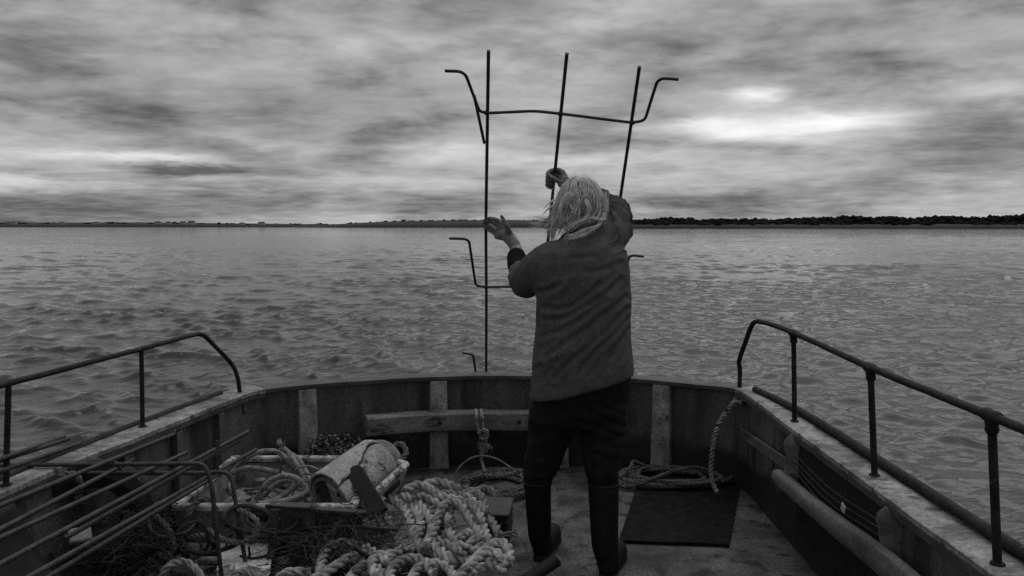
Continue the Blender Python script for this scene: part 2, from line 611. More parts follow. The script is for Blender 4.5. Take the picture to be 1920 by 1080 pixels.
def build_water():
    r = np.r_[np.geomspace(1.6, 4, 26)[:-1], np.geomspace(4, 260, 860)[:-1], np.geomspace(260, 9000, 50)]
    nr = len(r)
    nf = 720
    fine = np.radians(np.linspace(-50, 50, nf))
    rest = np.radians(np.linspace(50, 310, 60))[1:-1]
    th = np.r_[fine, rest]
    R, T = np.meshgrid(r, th, indexing='ij')
    X, Y = R * np.sin(T), R * np.cos(T)
    dr = np.gradient(r)[:, None] * np.ones_like(T)
    lat = R * np.radians(100 / nf)
    res = np.maximum(dr, lat)
    res[:, nf:] = 50
    H = np.zeros_like(X)
    g = np.random.default_rng(5)
    wind = math.radians(196)          # towards the boat, a little across
    flat = lambda a, b, o, sd: fbm(np.stack([X.ravel() * a, Y.ravel() * b, np.zeros(X.size)], 1), o, sd).reshape(X.shape)
    gust = np.clip(1.0 + 1.7 * flat(.05, .09, 3, 3), .6, 1.8)
    wx, wy = 1.1 * flat(.25, .25, 2, 41), 1.1 * flat(.25, .25, 2, 57)
    near = R < 700
    for k in range(110):
        lam = .13 * (5.0 / .13) ** g.random()
        d = wind + g.normal(0, .40)
        amp = WAVE * lam * (math.exp(-(math.log(lam / .30)) ** 2 / (2 * .60 ** 2)) + .45 * math.exp(-(math.log(lam / 1.15)) ** 2 / (2 * .55 ** 2))) * (.6 + .8 * g.random())
        ph = g.random() * 6.283
        kx, ky = math.sin(d) * 6.283 / lam, math.cos(d) * 6.283 / lam
        fade = np.clip((lam / res - 2.2) / 2.0, 0, 1)
        arg = kx * (X + wx) + ky * (Y + wy) + ph
        H += amp * fade * (np.sin(arg) - .30 * np.cos(2 * arg))
    sg = H[near].std()
    hn = np.clip(H / sg, -3, 3)
    H = sg * .95 * (np.exp(.36 * hn) - 1.06) / .42 * gust      # peaked crests over flatter troughs
    # churned water close behind the transom
    wk = np.exp(-(((X - 1.0) / 1.3) ** 2 + ((Y - 6.6) / 1.2) ** 2))
    H += wk * .08 * flat(3.0, 4.2, 4, 31)
    H -= np.clip(.35 - R * .05, 0, .3)            # the boat's own hollow
    V = np.stack([X, Y, SEA + H], -1).reshape(-1, 3)
    n = len(th)
    i, j = np.meshgrid(np.arange(nr - 1), np.arange(n), indexing='ij')
    j2 = (j + 1) % n
    Fq = np.stack([i * n + j, i * n + j2, (i + 1) * n + j2, (i + 1) * n + j], -1).reshape(-1, 4)[:, ::-1]
    me = bpy.data.meshes.new('water')
    me.vertices.add(len(V)); me.vertices.foreach_set('co', V.ravel())
    me.loops.add(Fq.size); me.loops.foreach_set('vertex_index', Fq.ravel().astype(np.int32))
    me.polygons.add(len(Fq)); me.polygons.foreach_set('loop_start', np.arange(0, Fq.size, 4, dtype=np.int32))
    me.update(calc_edges=True)
    me.polygons.foreach_set('use_smooth', [True] * len(Fq))
    me.materials.append(M_water)
    o = bpy.data.objects.new('water', me)
    C.objects.link(o)
    o['kind'] = 'structure'


WAVE = .0076
build_water()


# ------------------------------------------------------------------ far shores
def strip(name, az_px, dist, tops, depth, mat, n=160, rough=.12, seed=1, kind='structure', label=None, cat=None):
    """a low strip of land along the horizon; tops: (px, height m) pairs"""
    px = np.linspace(az_px[0], az_px[1], n)
    tp = np.interp(px, [t[0] for t in tops], [t[1] for t in tops])
    ds = dist(px) if callable(dist) else np.full(n, float(dist))
    rows = []
    prof = [(0, -1.0), (.02, .25), (.12, .55), (.4, .9), (.7, 1.0), (1.0, .6), (1.1, -1)]
    for q, hgt in prof:
        yy = ds + depth * q
        xx = (px - 960) / F * ds * (1 + .0 * q)
        nz = fbm(np.stack([px * .05, np.full(n, q * 7.0), np.full(n, seed * 3.3)], 1), 4, seed)
        zz = SEA + tp * hgt * (1 + rough * 2 * nz) if hgt > 0 else np.full(n, SEA - 2.0)
        rows.append(np.stack([xx * yy / ds, yy, zz], 1))
    R = np.array(rows)
    k = len(prof)
    fs = []
    for a in range(k - 1):
        for b in range(n - 1):
            fs.append((a * n + b, a * n + b + 1, (a + 1) * n + b + 1, (a + 1) * n + b))
    o = mesh(name, R.reshape(-1, 3), fs, mat)
    tag(o, label, cat, None, kind)
    return o


strip('shoreline', (-260, 900), 1500, [(-260, 9), (0, 9.5), (280, 10), (480, 7.5), (620, 6), (900, 6)], 300, M_land, seed=2)
strip('hill', (560, 1120), 1050, [(560, 1.5), (650, 6), (740, 9.5), (860, 11), (960, 11.5), (1040, 10.5), (1120, 8)], 260, M_land, seed=4, rough=.06)
strip('shoreline', (1020, 2250), 620, [(1020, 3.0), (1180, 5.0), (1400, 5.2), (1500, 5.5), (2250, 5.5)], 160, M_land2, seed=6)


def blob_mass(name, items, seed, mat):
    """one mass of foliage: every crown a lump with its own ragged leaf clusters"""
    g = np.random.default_rng(seed)
    mb = MB()
    ico = bmesh.new()
    bmesh.ops.create_icosphere(ico, subdivisions=1, radius=1)
    V0 = np.array([v.co[:] for v in ico.verts]); F0 = [tuple(v.index for v in f.verts) for f in ico.faces]
    ico.free()
    for x, y, z, r, hgt in items:
        for k in range(5):
            o = g.normal(0, .34, 3) * (r, r, hgt * .42)
            s = (.35 + .4 * g.random())
            V = V0 * (1 + g.normal(0, .18, (len(V0), 1))) * (r * s, r * s, hgt * .55 * s) + (x, y, z + hgt * .45) + o
            V[:, 2] = np.maximum(V[:, 2], SEA + .1)
            mb.add(V, F0)
    o = mb.build(name, mat, smooth=False, fix=False)
    return o


items = []
g = np.random.default_rng(21)
prof = [(1100, 4), (1180, 13.2), (1215, 15.5), (1290, 17), (1320, 14), (1345, 16.5), (1370, 14.5), (1440, 14.5), (1500, 17.5),
        (1560, 17.5), (1585, 21.5), (1620, 18), (1680, 19.5), (1730, 18.5), (1790, 19), (1840, 18.5), (1880, 20), (2300, 20)]
for px in np.arange(1100, 2300, 1.9):
    h = np.interp(px, [p[0] for p in prof], [p[1] for p in prof]) * (1 + .35 * float(fbm(np.array([[px * .045, 0, 0]]), 3, 14)[0]))
    for row, (f0, f1) in enumerate(((.86, 1.02), (.5, .8), (.25, .5))):
        d = 620 + 40 + row * -12 + g.random() * 60
        top = (h + 4.0) * d / F * g.uniform(f0, f1)            # pixel height to metres
        r = 2.0 + 3.0 * g.random()
        hh = 3.0 + 3.5 * g.random()
        items.append(((px + g.normal(0, 1.5) - 960) / F * d, d, SEA + max(.3, top - hh), r, hh))
tag(blob_mass('far_wood', items, 3, M_wood), 'long dark wooded shore running out behind the person', 'woodland', None, 'stuff')
items = []
for px in np.arange(-250, 640, 3.2):
    if g.random() < .22: continue
    d = 1560 + g.random() * 120
    lz = np.interp(px, [-260, 0, 280, 480, 620, 900], [9, 9, 9.5, 6.5, 5.5, 5])
    items.append(((px - 960) / F * d, d, SEA + lz * .6 - 1.0, 4 + 6 * g.random(), 2.5 + 3.5 * g.random()))
for px in np.arange(655, 1110, 4.5):
    if g.random() < .4: continue
    d = 1180 + g.random() * 60
    items.append(((px - 960) / F * d, d, SEA + np.interp(px, [650, 740, 860, 1110], [5, 8.2, 9.6, 8.5]), 2 + 4 * g.random(), 1.2 + 2.2 * g.random()))
tag(blob_mass('far_hedges', items, 9, M_wood), 'low hedges and scrub along the distant shore', 'hedge', None, 'stuff')


def house(px, d, wd, hw, hr, label, gable):
    cx = (px - 960) / F * d
    z0 = SEA + 4.6
    t = thing('far_house', label, 'house', (cx, d, z0), 'houses on the distant shore')
    w = MB(); w.box((cx, d, z0 + hw / 2), (wd, 7, hw))
    w.build('wall', M_house, t, smooth=False)
    a = wd / 2 + .3
    V = np.array([(cx - a, d - 3.9, z0 + hw), (cx + a, d - 3.9, z0 + hw), (cx + a, d + 3.9, z0 + hw), (cx - a, d + 3.9, z0 + hw),
                  (cx - (0 if gable else a * .8), d, z0 + hw + hr), (cx + (0 if gable else a * .8), d, z0 + hw + hr)])
    rf = mesh('roof', V, [(0, 1, 5, 4), (2, 3, 4, 5), (1, 2, 5), (3, 0, 4), (0, 3, 2, 1)], M_slate, t, smooth=False)
    c = MB(); c.box((cx + a * .6, d, z0 + hw + hr * .9), (.9, .9, 1.6))
    c.build('chimney', M_house, rf, smooth=False)


for px, d, wd, hw, hr, lb in [
    (28, 1545, 11, 3.4, 2.2, 'white bungalow farthest along the distant shore'),
    (62, 1550, 8, 3.0, 2.0, 'small pale house beside the farthest bungalow'),
    (118, 1545, 9, 3.2, 2.2, 'single pale house in the gap of the hedges'),
    (182, 1548, 12, 3.6, 2.3, 'broad pale house halfway to the row of houses'),
    (262, 1550, 7, 3.0, 2.0, 'little house just before the row of houses'),
    (298, 1546, 11, 4.4, 2.4, 'first tall house of the shore row'),
    (318, 1546, 9, 3.8, 2.2, 'second house of the shore row'),
    (345, 1545, 10, 4.2, 2.4, 'middle house of the shore row'),
    (361, 1546, 13, 5.0, 2.6, 'largest house closing the shore row'),
    (455, 1552, 8, 2.8, 1.8, 'low house standing apart past the shore row'),
    (492, 1552, 12, 3.4, 2.4, 'long low house nearest the dark hill')]:
    house(px, d, wd, hw, hr, lb, False)

# ------------------------------------------------------------------ the boat
boat = thing('boat', 'worn steel workboat seen from its deck towards the stern, low rusty railings', 'boat', (0, 2.5, 0))
GZ = .56
inner = np.array([(1.24, .2), (1.24, 1.4), (1.24, 2.6), (1.245, 3.6), (1.25, 4.18), (1.235, 4.32), (1.14, 4.42), (1.03, 4.475), (.75, 4.615),
                  (.4, 4.69), (0, 4.71), (-.4, 4.69), (-.75, 4.615), (-1.09, 4.475), (-1.32, 4.34), (-1.42, 4.22), (-1.48, 3.95),
                  (-1.59, 3.34), (-1.66, 3.0), (-1.77, 2.2), (-1.86, 1.3), (-1.93, .2)])
inner = catmull(np.c_[inner, np.zeros(len(inner))], .04)[:, :2]
tg = np.gradient(inner, axis=0); tg /= np.linalg.norm(tg, axis=1)[:, None]
outn = np.stack([tg[:, 1], -tg[:, 0]], 1)      # path runs right side, stern, left side: outward is to its right


def ring_sheet(name, offz, mat, parent, sel=slice(None), wob=0.0):
    """sweep a closed profile of (offset outward, z) along the gunwale line"""
    P, Nn = inner[sel], outn[sel]
    R = []
    for k, (p, n) in enumerate(zip(P, Nn)):
        wz = wob * float(fbm(np.array([[k * .11, 3.1, 0]]), 3, 8)[0])
        R.append([(p[0] + n[0] * o, p[1] + n[1] * o, z + wz) for o, z in offz])
    mb = MB()
    mb.rings(np.array(R))
    return mb.build(name, mat, parent)


# where sides and stern part
corner_r = int(np.argmin(np.linalg.norm(inner - (1.235, 4.32), axis=1)))
corner_l = int(np.argmin(np.linalg.norm(inner - (-1.36, 4.30), axis=1)))
SECT = (('starboard', slice(0, corner_r + 1)), ('stern', slice(corner_r, corner_l + 1)), ('port', slice(corner_l, len(inner))))
for nm, sl in SECT:
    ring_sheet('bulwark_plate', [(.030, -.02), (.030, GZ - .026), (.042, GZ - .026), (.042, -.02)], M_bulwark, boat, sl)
    ring_sheet('hull_side', [(.085, -1.1), (.115, GZ - .027), (.13, GZ - .027), (.10, -1.1)], M_hull, boat, sl)
    if nm == 'stern':
        ring_sheet('gunwale_cap', [(-.004, GZ - .024), (-.004, GZ - .004), (.004, GZ), (.11, GZ), (.118, GZ - .006), (.118, GZ - .024)], M_dkcap, boat, sl, .012)
    else:
        ring_sheet('gunwale_cap', [(-.004, GZ - .022), (-.004, GZ - .004), (.004, GZ), (.135, GZ), (.143, GZ - .006), (.143, GZ - .022)], M_cap, boat, sl, .008)
        ring_sheet('gunwale_lip', [(.002, GZ - .050), (-.006, GZ - .046), (-.006, GZ - .025), (.014, GZ - .025), (.014, GZ - .050)], M_dkcap, boat, sl, .008)

# deck
dk = MB()
poly = np.c_[inner + outn * .035, np.zeros(len(inner))]
V = poly
mesh('deck', V, [tuple(range(len(V)))], M_deck, boat, smooth=False)


def at_gunwale(i_pt):
    k = int(np.argmin(np.linalg.norm(inner - np.asarray(i_pt), axis=1)))
    return inner[k], outn[k], tg[k]


# ribs on the stern
def rib(X, w=.105, top=GZ - .03, bot=.0, d=.035, mat=None, taper=.008):
    k = int(np.argmin(np.abs(inner[corner_r:corner_l, 0] - X))) + corner_r
    p, n, t = inner[k] + outn[k] * .029, outn[k], tg[k]
    mb = MB()
    R = []
    for z in np.linspace(bot, top, 9):
        u = (z - bot) / (top - bot)
        ww = w / 2 + taper * (1 - u) + .003 * float(fbm(np.array([[z * 9, X * 7, 0]]), 3, 4)[0])
        R.append([np.r_[p + t * a - n * b, z] for a, b in ((-ww, 0), (-ww + .004, d), (-ww + .010, d + .004), (ww - .010, d + .004), (ww - .004, d), (ww, 0))])
    mb.rings(np.array(R))
    return mb.build('rib', mat or M_rib, boat)


for X in (-1.16, -.455, .27, .875):
    rib(X)

# timber across the stern, bolted
b0, b1 = at(683, 796, 4.50), at(1135, 793, 4.55)
mb = MB()
cp = []
for u in np.linspace(0, 1, 26):
    X = b0[0] * (1 - u) + b1[0] * u
    k = int(np.argmin(np.abs(inner[corner_r:corner_l, 0] - X))) + corner_r
    p = inner[k] - outn[k] * .055
    wz = .004 * float(fbm(np.array([[u * 9, 1, 2]]), 3, 5)[0])
    hb = .055
    cp.append([np.r_[p + outn[k] * a, .302 + b + wz] for a, b in ((-.042, -hb), (-.048, -hb + .008), (-.048, hb - .010), (-.040, hb), (.040, hb), (.048, hb - .006), (.048, -hb + .006), (.042, -hb))])
mb.rings(np.array(cp))
beam = mb.build('stern_timber', M_timber, boat, smooth=False)
for px in (813, 980):
    b = MB(); q = at(px, 799, 4.52); k = int(np.argmin(np.abs(inner[corner_r:corner_l, 0] - q[0]))) + corner_r
    q = np.r_[inner[k] - outn[k] * .105, .305]
    b.sphere(q, (.012, .010, .012), 10)
    b.build('bolt', M_rust, beam)

# side ribs and rails inside the starboard bulwark
def side_rib(Y, X=1.268):
    mb = MB()
    R = []
    for z, w, d in ((.29, .030, .045), (.34, .036, .055), (.37, .045, .060), (.40, .036, .048), (.44, .040, .055), (.48, .046, .065), (.505, .040, .060), (.535, .02, .03)):
        th = np.linspace(math.pi / 2, 3 * math.pi / 2, 9)
        R.append([(X + 1.0 * d * math.cos(a), Y + w * math.sin(a), z) for a in th] + [(X + .004, Y - w, z), (X + .004, Y + w, z)][::-1][:0])
    mb.rings(np.array(R))
    return mb.build('bracket', M_timber2, boat)


for Y in (3.46, 2.56):
    side_rib(Y)
mb = MB()
R = []
for y in np.linspace(3.52, .9, 40):
    wz = .014 * float(fbm(np.array([[y * 2.3, 5, 1]]), 3, 6)[0])
    tz = .322 + (3.5 - y) * .045 * (1 if y > 2.4 else 1)
    if y < 2.4: tz = .3715 + (2.4 - y) * .01
    e = .95 + .25 * float(fbm(np.array([[y * 5, 1, 1]]), 2, 9)[0])
    th = np.linspace(0, 2 * math.pi, 13)[:-1]
    R.append([(1.200 + .028 * math.copysign(abs(math.cos(a)) ** .6, math.cos(a)), y, tz + wz + (.033 + .010 * min(1, 3.5 - y)) * e * math.copysign(abs(math.sin(a)) ** .6, math.sin(a))) for a in th])
mb.rings(np.array(R))
mb.build('side_timber', M_timber2, boat)
mb = MB(); mb.bar((1.243, 4.24, .335), (1.232, 3.50, .385), .012, .055, bev=.003)
mb.build('flat_rail', M_timber2, boat)
mb = MB(); mb.box((1.262, 3.01, .29), (.010, .86, .44))
mb.build('side_net_panel', M_black, boat, smooth=False)
for k in range(4):
    mb = MB()
    z0 = .462 - k * .024
    mb.tube(catmull([(1.232, 3.44, z0), (1.222, 3.0, z0 - .016 - .004 * k), (1.232, 2.58, z0 + .004)], .03), .0010, 5)
    mb.build('wire', M_rope4, boat)
mb = MB(); mb.box((1.22, 2.86, .415), (.006, .035, .03), rotx(.3), .002)
mb.build('tag', M_plastic, boat)

# ribs on the port bulwark
for Y in (3.96, 3.62, 3.25, 2.6):
    k = int(np.argmin(np.abs(inner[corner_l:, 1] - Y))) + corner_l
    p, n, t = inner[k] + outn[k] * .03, outn[k], tg[k]
    mb = MB()
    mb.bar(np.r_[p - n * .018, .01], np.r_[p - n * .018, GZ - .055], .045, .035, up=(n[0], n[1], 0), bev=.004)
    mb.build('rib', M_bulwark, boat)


def lumpy(P, amp, seed, freq=7.0):
    P = np.asarray(P, float)
    q = np.stack([fbm(P * freq + k * 17.3, 3, seed + k) for k in range(3)], 1)
    return P + q * amp


# railings
def railing(side, top, posts, bend):
    rr, rp = (.0125, .0112) if side == 'right' else (.0112, .0098)
    pts = [Vector(p) for p in top]
    t = MB()
    t.tube(lumpy(catmull(top, .02), .004, 3, 9), rr, 12)
    o = t.build('railing', M_rust, boat)
    for base, head in posts:
        m = MB(); m.tube(np.linspace(base, head, 6), rp, 12)
        m.build('post', M_rust, o)
        if side == 'right':
            m = MB()
            d = np.array(head) - np.array(base); d /= np.linalg.norm(d)
            m.tube(np.linspace(np.array(head) - d * .045, np.array(head) - d * .006, 5), [.0145, .0175, .0155, .0175, .0145], 12)
            yv = np.array([0, 1.0, 0])
            m.tube(np.linspace(np.array(head) - yv * .034, np.array(head) + yv * .034, 6), [.0150, .0185, .0168, .0168, .0185, .0150], 12)
            m.build('coupling', M_rust, o)
        m = MB(); b = np.array(base)
        m.tube([b - (0, 0, .003), b + (0, 0, .005), b + (0, 0, .007)], [.020, .018, .012], 14)
        m.build('base_flange', M_rust, o)
    return o


RT = .955
top_r = [at(1385, 735, 4.36), (1.262, 4.36, .60), (1.262, 4.36, .66), at(1386, 676, 4.33), at(1398, 640, 4.22), at(1409, 612, 4.14), at(1416, 603.5, 4.09), at(1430, 604, 4.02), at(1488, 624, 3.585), at(1632, 689, 2.79), at(1858, 780, 2.04), (1.24, 1.2, .96), (1.24, .4, .97)]
top_r[0] = np.array((1.262, 4.36, .50))
railing('right', top_r, [((1.293, 3.585, GZ), at(1488, 625, 3.585)), ((1.298, 2.79, GZ), at(1632, 690, 2.79)), ((1.282, 2.04, GZ), at(1859, 780, 2.04)), ((1.28, 1.25, GZ), (1.24, 1.25, .96))], None)
top_l = [np.array((-1.452, 4.23, .44)), at(449, 731, 4.23), at(445, 705, 4.21), at(434, 682, 4.17), at(402, 648, 4.08), at(384, 630, 4.03), at(374, 627, 4.00), at(362, 628, 3.95), at(265, 654, 3.487), at(16, 719, 2.68), (-1.80, 2.0, .915), (-1.86, 1.0, .92)]
railing('left', top_l, [((-1.645, 3.487, GZ), at(265, 654, 3.487)), ((-1.742, 2.68, GZ), at(16, 720, 2.68))], None)
# rubbing pipe along the starboard edge
mb = MB(); mb.tube(catmull([at(1416, 730, 4.26), (1.366, 3.6, .577), (1.368, 2.6, .578), (1.370, 1.6, .579), (1.38, .3, .586)], .05), .0185, 14)
mb.build('rubbing_pipe', M_rust, boat)
mb = MB(); mb.tube(catmull([(-1.56, 4.2, .555), (-1.69, 3.55, .555), (-1.76, 3.1, .555), (-1.93, 1.6, .555)], .05), .020, 10)
mb.build('rubbing_pipe', M_rust, boat)

# ------------------------------------------------------------------ loose gear: rope makers
def rope_mesh(mb, P, r, lay=None, step=.008, sides=9, phase=0.0, fuzz=0, yarn=.10, g=rng):
    P = resample(np.asarray(P, float), step)
    T, N, B = frames(P)
    lay = lay or r * 7.0
    s = np.arange(len(P)) * step
    th = np.arange(sides) * 2 * math.pi / sides
    wob = 1 + .06 * np.sin(s * 31 + phase) * np.sin(s * 13)
    for k in range(3):
        a = 2 * math.pi * (s / lay + k / 3) + phase
        c = P + (r * .52 * wob)[:, None] * (np.cos(a)[:, None] * N + np.sin(a)[:, None] * B)
        ang = th[None, :] + a[:, None]
        rr = r * .55 * (1 + yarn * np.cos(6 * th[None, :] - (2 * math.pi * s / (lay * .45))[:, None]))
        R = c[:, None] + rr[..., None] * (np.cos(ang)[..., None] * N[:, None] + np.sin(ang)[..., None] * B[:, None])
        mb.rings(R)
    for k in range(int(fuzz * len(P) * step)):
        i = g.integers(1, len(P) - 1)
        a = g.random() * 6.283
        o = P[i] + r * 1.0 * (math.cos(a) * N[i] + math.sin(a) * B[i])
        d = (math.cos(a) * N[i] + math.sin(a) * B[i]) * .6 + g.normal(0, .7, 3)
        l = r * (.4 + .9 * g.random())
        w = T[i] * .0012
        mb.add([o - w, o + w, o + d * l * .6 + (0, 0, .1 * l), o + d * l], [(0, 1, 2), (0, 2, 3)])


# ---- thick hawser heap
def pile_pt(x, y, lift=0.0):
    """a point on the heap's upper side, x y in photograph pixels"""
    Y = 3.42 + (2.74 - 3.42) * (y - 885) / 195.0 - lift
    return at(x, y, Y)


def zc(x, y):      # notes taken on an enlargement
    return 580 + x / 3.375, 760 + y / 3.375


heap = thing('hawser_heap', 'heap of thick pale three-strand rope tangled on the deck beside the steel frame', 'rope', pile_pt(780, 1000) * (1, 1, 0))
TR = [
    [(60, 1120), (85, 990), (125, 900), (230, 868), (340, 895), (440, 955), (520, 1010)],
    [(30, 1110), (120, 1045), (190, 1005), (265, 965), (305, 972)],
    [(470, 1130), (420, 1070), (395, 1000), (440, 955), (520, 945), (580, 925)],
    [(505, 1120), (520, 1040), (575, 985), (650, 962), (730, 985), (790, 1060)],
    [(640, 1110), (690, 1030), (760, 1000), (850, 1015), (900, 1060), (920, 1130)],
    [(600, 545), (680, 505), (760, 525), (840, 575), (950, 600), (1045, 640), (1090, 710), (1115, 800), (1150, 885)],
    [(745, 880), (785, 800), (815, 720), (850, 645), (905, 615), (965, 640), (1010, 710), (1060, 775), (1095, 860)],
    [(600, 575), (660, 610), (725, 665), (775, 740), (770, 820), (730, 890)],
    [(770, 850), (830, 930), (910, 975), (1000, 1000), (1080, 1060)],
    [(900, 1130), (960, 1060), (1030, 995), (1095, 925), (1180, 870), (1240, 885), (1262, 960), (1225, 1030), (1160, 1010)],
    [(930, 1130), (1000, 1060), (1080, 1030), (1160, 1012)],
    [(500, 580), (570, 620), (620, 690), (645, 780), (655, 870), (640, 930)],
    [(730, 500), (820, 482), (920, 515), (995, 580), (1080, 640), (1110, 690)],
    [(880, 700), (890, 790), (920, 870), (990, 900), (1050, 850)],
    [(800, 850), (880, 880), (960, 935), (1040, 1000)],
    [(950, 850), (1000, 810), (1070, 830), (1085, 900), (1020, 940)],
    [(640, 640), (690, 690), (700, 780), (680, 860), (720, 920)],
    [(560, 940), (640, 905), (720, 900), (790, 930), (860, 1000)],
    [(1090, 930), (1170, 930), (1215, 960), (1190, 1000), (1120, 990)],
    [(240, 1120), (310, 1040), (380, 1010), (450, 1060), (470, 1130)],
    [(690, 570), (760, 600), (830, 640), (880, 720), (880, 800)],
]
for k, tr in enumerate(TR):
    lift = (.02, .03, .03, .035, .02, .01, .06, .02, .03, .09, .05, .0, -.02, .02, .03, .03, .01, .0, .08, -.01, .0)[k]
    P = catmull([pile_pt(*zc(*q), lift=lift) for q in tr], .02)
    P = lumpy(P, .018, 40 + k, 6)
    mb = MB()
    r = .0185
    rope_mesh(mb, P, r, lay=.112, step=.0055, sides=13, phase=k * 1.3, fuzz=60, yarn=.07)
    mb.build('rope_length', M_rope, heap, fix=False)
for k in range(16):      # more turns of the same rope woven through the heap
    tr = TR[(k * 5 + 3) % len(TR)]
    ox, oy = rng.uniform(-130, 110), rng.uniform(-60, 90)
    sc = rng.uniform(.8, 1.15)
    mx, my = np.mean([q[0] for q in tr]), np.mean([q[1] for q in tr])
    pts = [(np.clip(mx + ox + (q[0] - mx) * sc * (-1 if k % 2 else 1), 60, 1210), max(560 if mx + ox < 700 else 500, my + oy + (q[1] - my) * sc)) for q in tr]
    P = lumpy(catmull([pile_pt(*zc(*q), lift=-.035 - .03 * rng.random()) for q in pts], .02), .03, 140 + k, 6)
    mb = MB()
    rope_mesh(mb, P, .0180, lay=.112, step=.007, sides=9, phase=k * 2.1, fuzz=40, yarn=.07)
    mb.build('rope_length', M_rope if k % 3 else M_rope3, heap, fix=False)
for k in range(12):      # rest of the heap, lower down; most darkened in colour to shade the gaps
    cx, cy = 745 + rng.uniform(-110, 120), 1000 + rng.normal(0, 45)
    c = pile_pt(cx, min(1090, max(915, cy)))
    c[2] = c[2] * (.10 + .25 * rng.random()) + .02
    c[1] += .05
    R0 = .09 + .06 * rng.random()
    a0 = rng.random() * 6.28
    P = [c + R0 * np.array([math.cos(a0 + a) * (1.1 + .3 * math.sin(2 * a + k)), math.sin(a0 + a) * .9, .12 * math.sin(a * 1.7 + k)]) for a in np.linspace(0, 5.6, 12)]
    P = catmull(P, .02)
    P[:, 2] = np.maximum(P[:, 2], .03)
    mb = MB(); rope_mesh(mb, P, .0205, lay=.135, step=.009, sides=8, phase=k)
    mb.build('rope_length', M_rope if k < 4 else M_rope2, heap, fix=False)
mb = MB()               # frayed knot on top
kc = pile_pt(*zc(400, 640), lift=.03)
for k in range(9):
    a = k * 2.4
    P = [kc + .035 * np.array([math.cos(a + t) * (1 + .3 * math.sin(k)), math.sin(a + t) * .7, .9 * math.sin(t * 1.3 + k)]) for t in np.linspace(0, 3.4, 8)]
    rope_mesh(mb, catmull(P, .01), .011, lay=.07, step=.006, sides=7, phase=k, fuzz=300)
mb.build('knot', M_rope, heap, fix=False)


# ---- smaller coils lying on deck
def coil(name, label, cx, cy, rx, ry, turns, r, z0, seed, mat, ang=0.0, stack=.25, step=.01, extra=None, wob=.15):
    g = np.random.default_rng(seed)
    t = thing(name, label, 'rope', (cx, cy, z0))
    mb = MB()
    a = np.linspace(0, turns * 2 * math.pi, int(turns * 40))
    f = 1 - .16 * (a / a[-1]) + .10 * np.sin(a * .37 + seed) + wob * np.sin(a * 2.13 + seed * 2)
    x, y = rx * f * np.cos(a), ry * f * np.sin(a) * (1 + .12 * np.sin(a * .61))
    z = r * 1.1 + stack * r * (a / (2 * math.pi)) + r * .8 * (1 + np.sin(a * 1.37 + seed))
    c, s = math.cos(ang), math.sin(ang)
    P = np.stack([cx + c * x - s * y, cy + s * x + c * y, z0 + z], 1)
    rope_mesh(mb, P, r, step=step, sides=7, phase=seed, lay=r * 6.5)
    mb.build('coiled_rope', mat, t, fix=False)
    for P in (extra or []):
        mb = MB(); rope_mesh(mb, catmull(P, .02), r, step=step, sides=7, phase=seed, lay=r * 6.5)
        mb.build('rope_length', mat, t, fix=False)
    return t


cR = onz(1258, 906, 0)
coil('rope_coil', 'flat coil of grey twisted rope lying across the black mat', cR[0], cR[1], .29, .16, 6.6, .0112, .012, 3, M_rope4, .0, .26,
     extra=[[(cR[0] - .30, cR[1] - .06, .05), (cR[0] - .23, cR[1] + .0, .09), (cR[0] - .20, cR[1] + .08, .10), (cR[0] - .13, cR[1] + .13, .06)],
            [(cR[0] - .33, cR[1] - .10, .03), (cR[0] - .24, cR[1] - .14, .03), (cR[0] - .06, cR[1] - .12, .09), (cR[0] + .12, cR[1] - .03, .10), (cR[0] + .26, cR[1] + .02, .05)]])
cL = onz(935, 918, 0)
coil('rope_coil', 'loose coil of grey rope on deck just behind the tangled hawser', cL[0], cL[1], .21, .19, 5.4, .0125, 0.0, 8, M_rope4, .3, .34,
     extra=[[at(868, 905, 4.05), at(900, 893, 4.10), at(940, 893, 4.1), at(975, 884, 4.15)]])

# rope made fast to the starboard rail, hanging to the coil
hr = thing('hanging_rope', 'twisted rope knotted to the rail end and hanging down to the coil on the mat', 'rope', (1.2, 4.2, 0))
mb = MB()
P = catmull([at(1384, 757, 4.26), at(1376, 754, 4.25), at(1366, 768, 4.24), at(1350, 790, 4.22), at(1339, 820, 4.2), at(1334, 860, 4.19), at(1333, 890, 4.17), at(1340, 915, 4.14), at(1346, 923, 4.12)], .01)
rope_mesh(mb, P, .0128, lay=.070, step=.006, sides=8, fuzz=120)
mb.build('rope_length', M_rope3, hr, fix=False)
mb = MB()
kp = np.array((1.262, 4.36, .485))
for k in range(3):
    P = [kp + np.array([.024 * math.cos(t), .026 * math.sin(t), -.02 * k + .004 * t]) for t in np.linspace(0, 6.6, 18)]
    rope_mesh(mb, np.array(P), .0115, lay=.07, step=.006, sides=7, phase=k)
P = catmull([kp + (-.02, -.02, -.01), at(1392, 752, 4.27), at(1386, 757, 4.26)], .01)
rope_mesh(mb, P, .0120, lay=.07, step=.006, sides=7)
mb.build('knot', M_rope3, hr, fix=False)

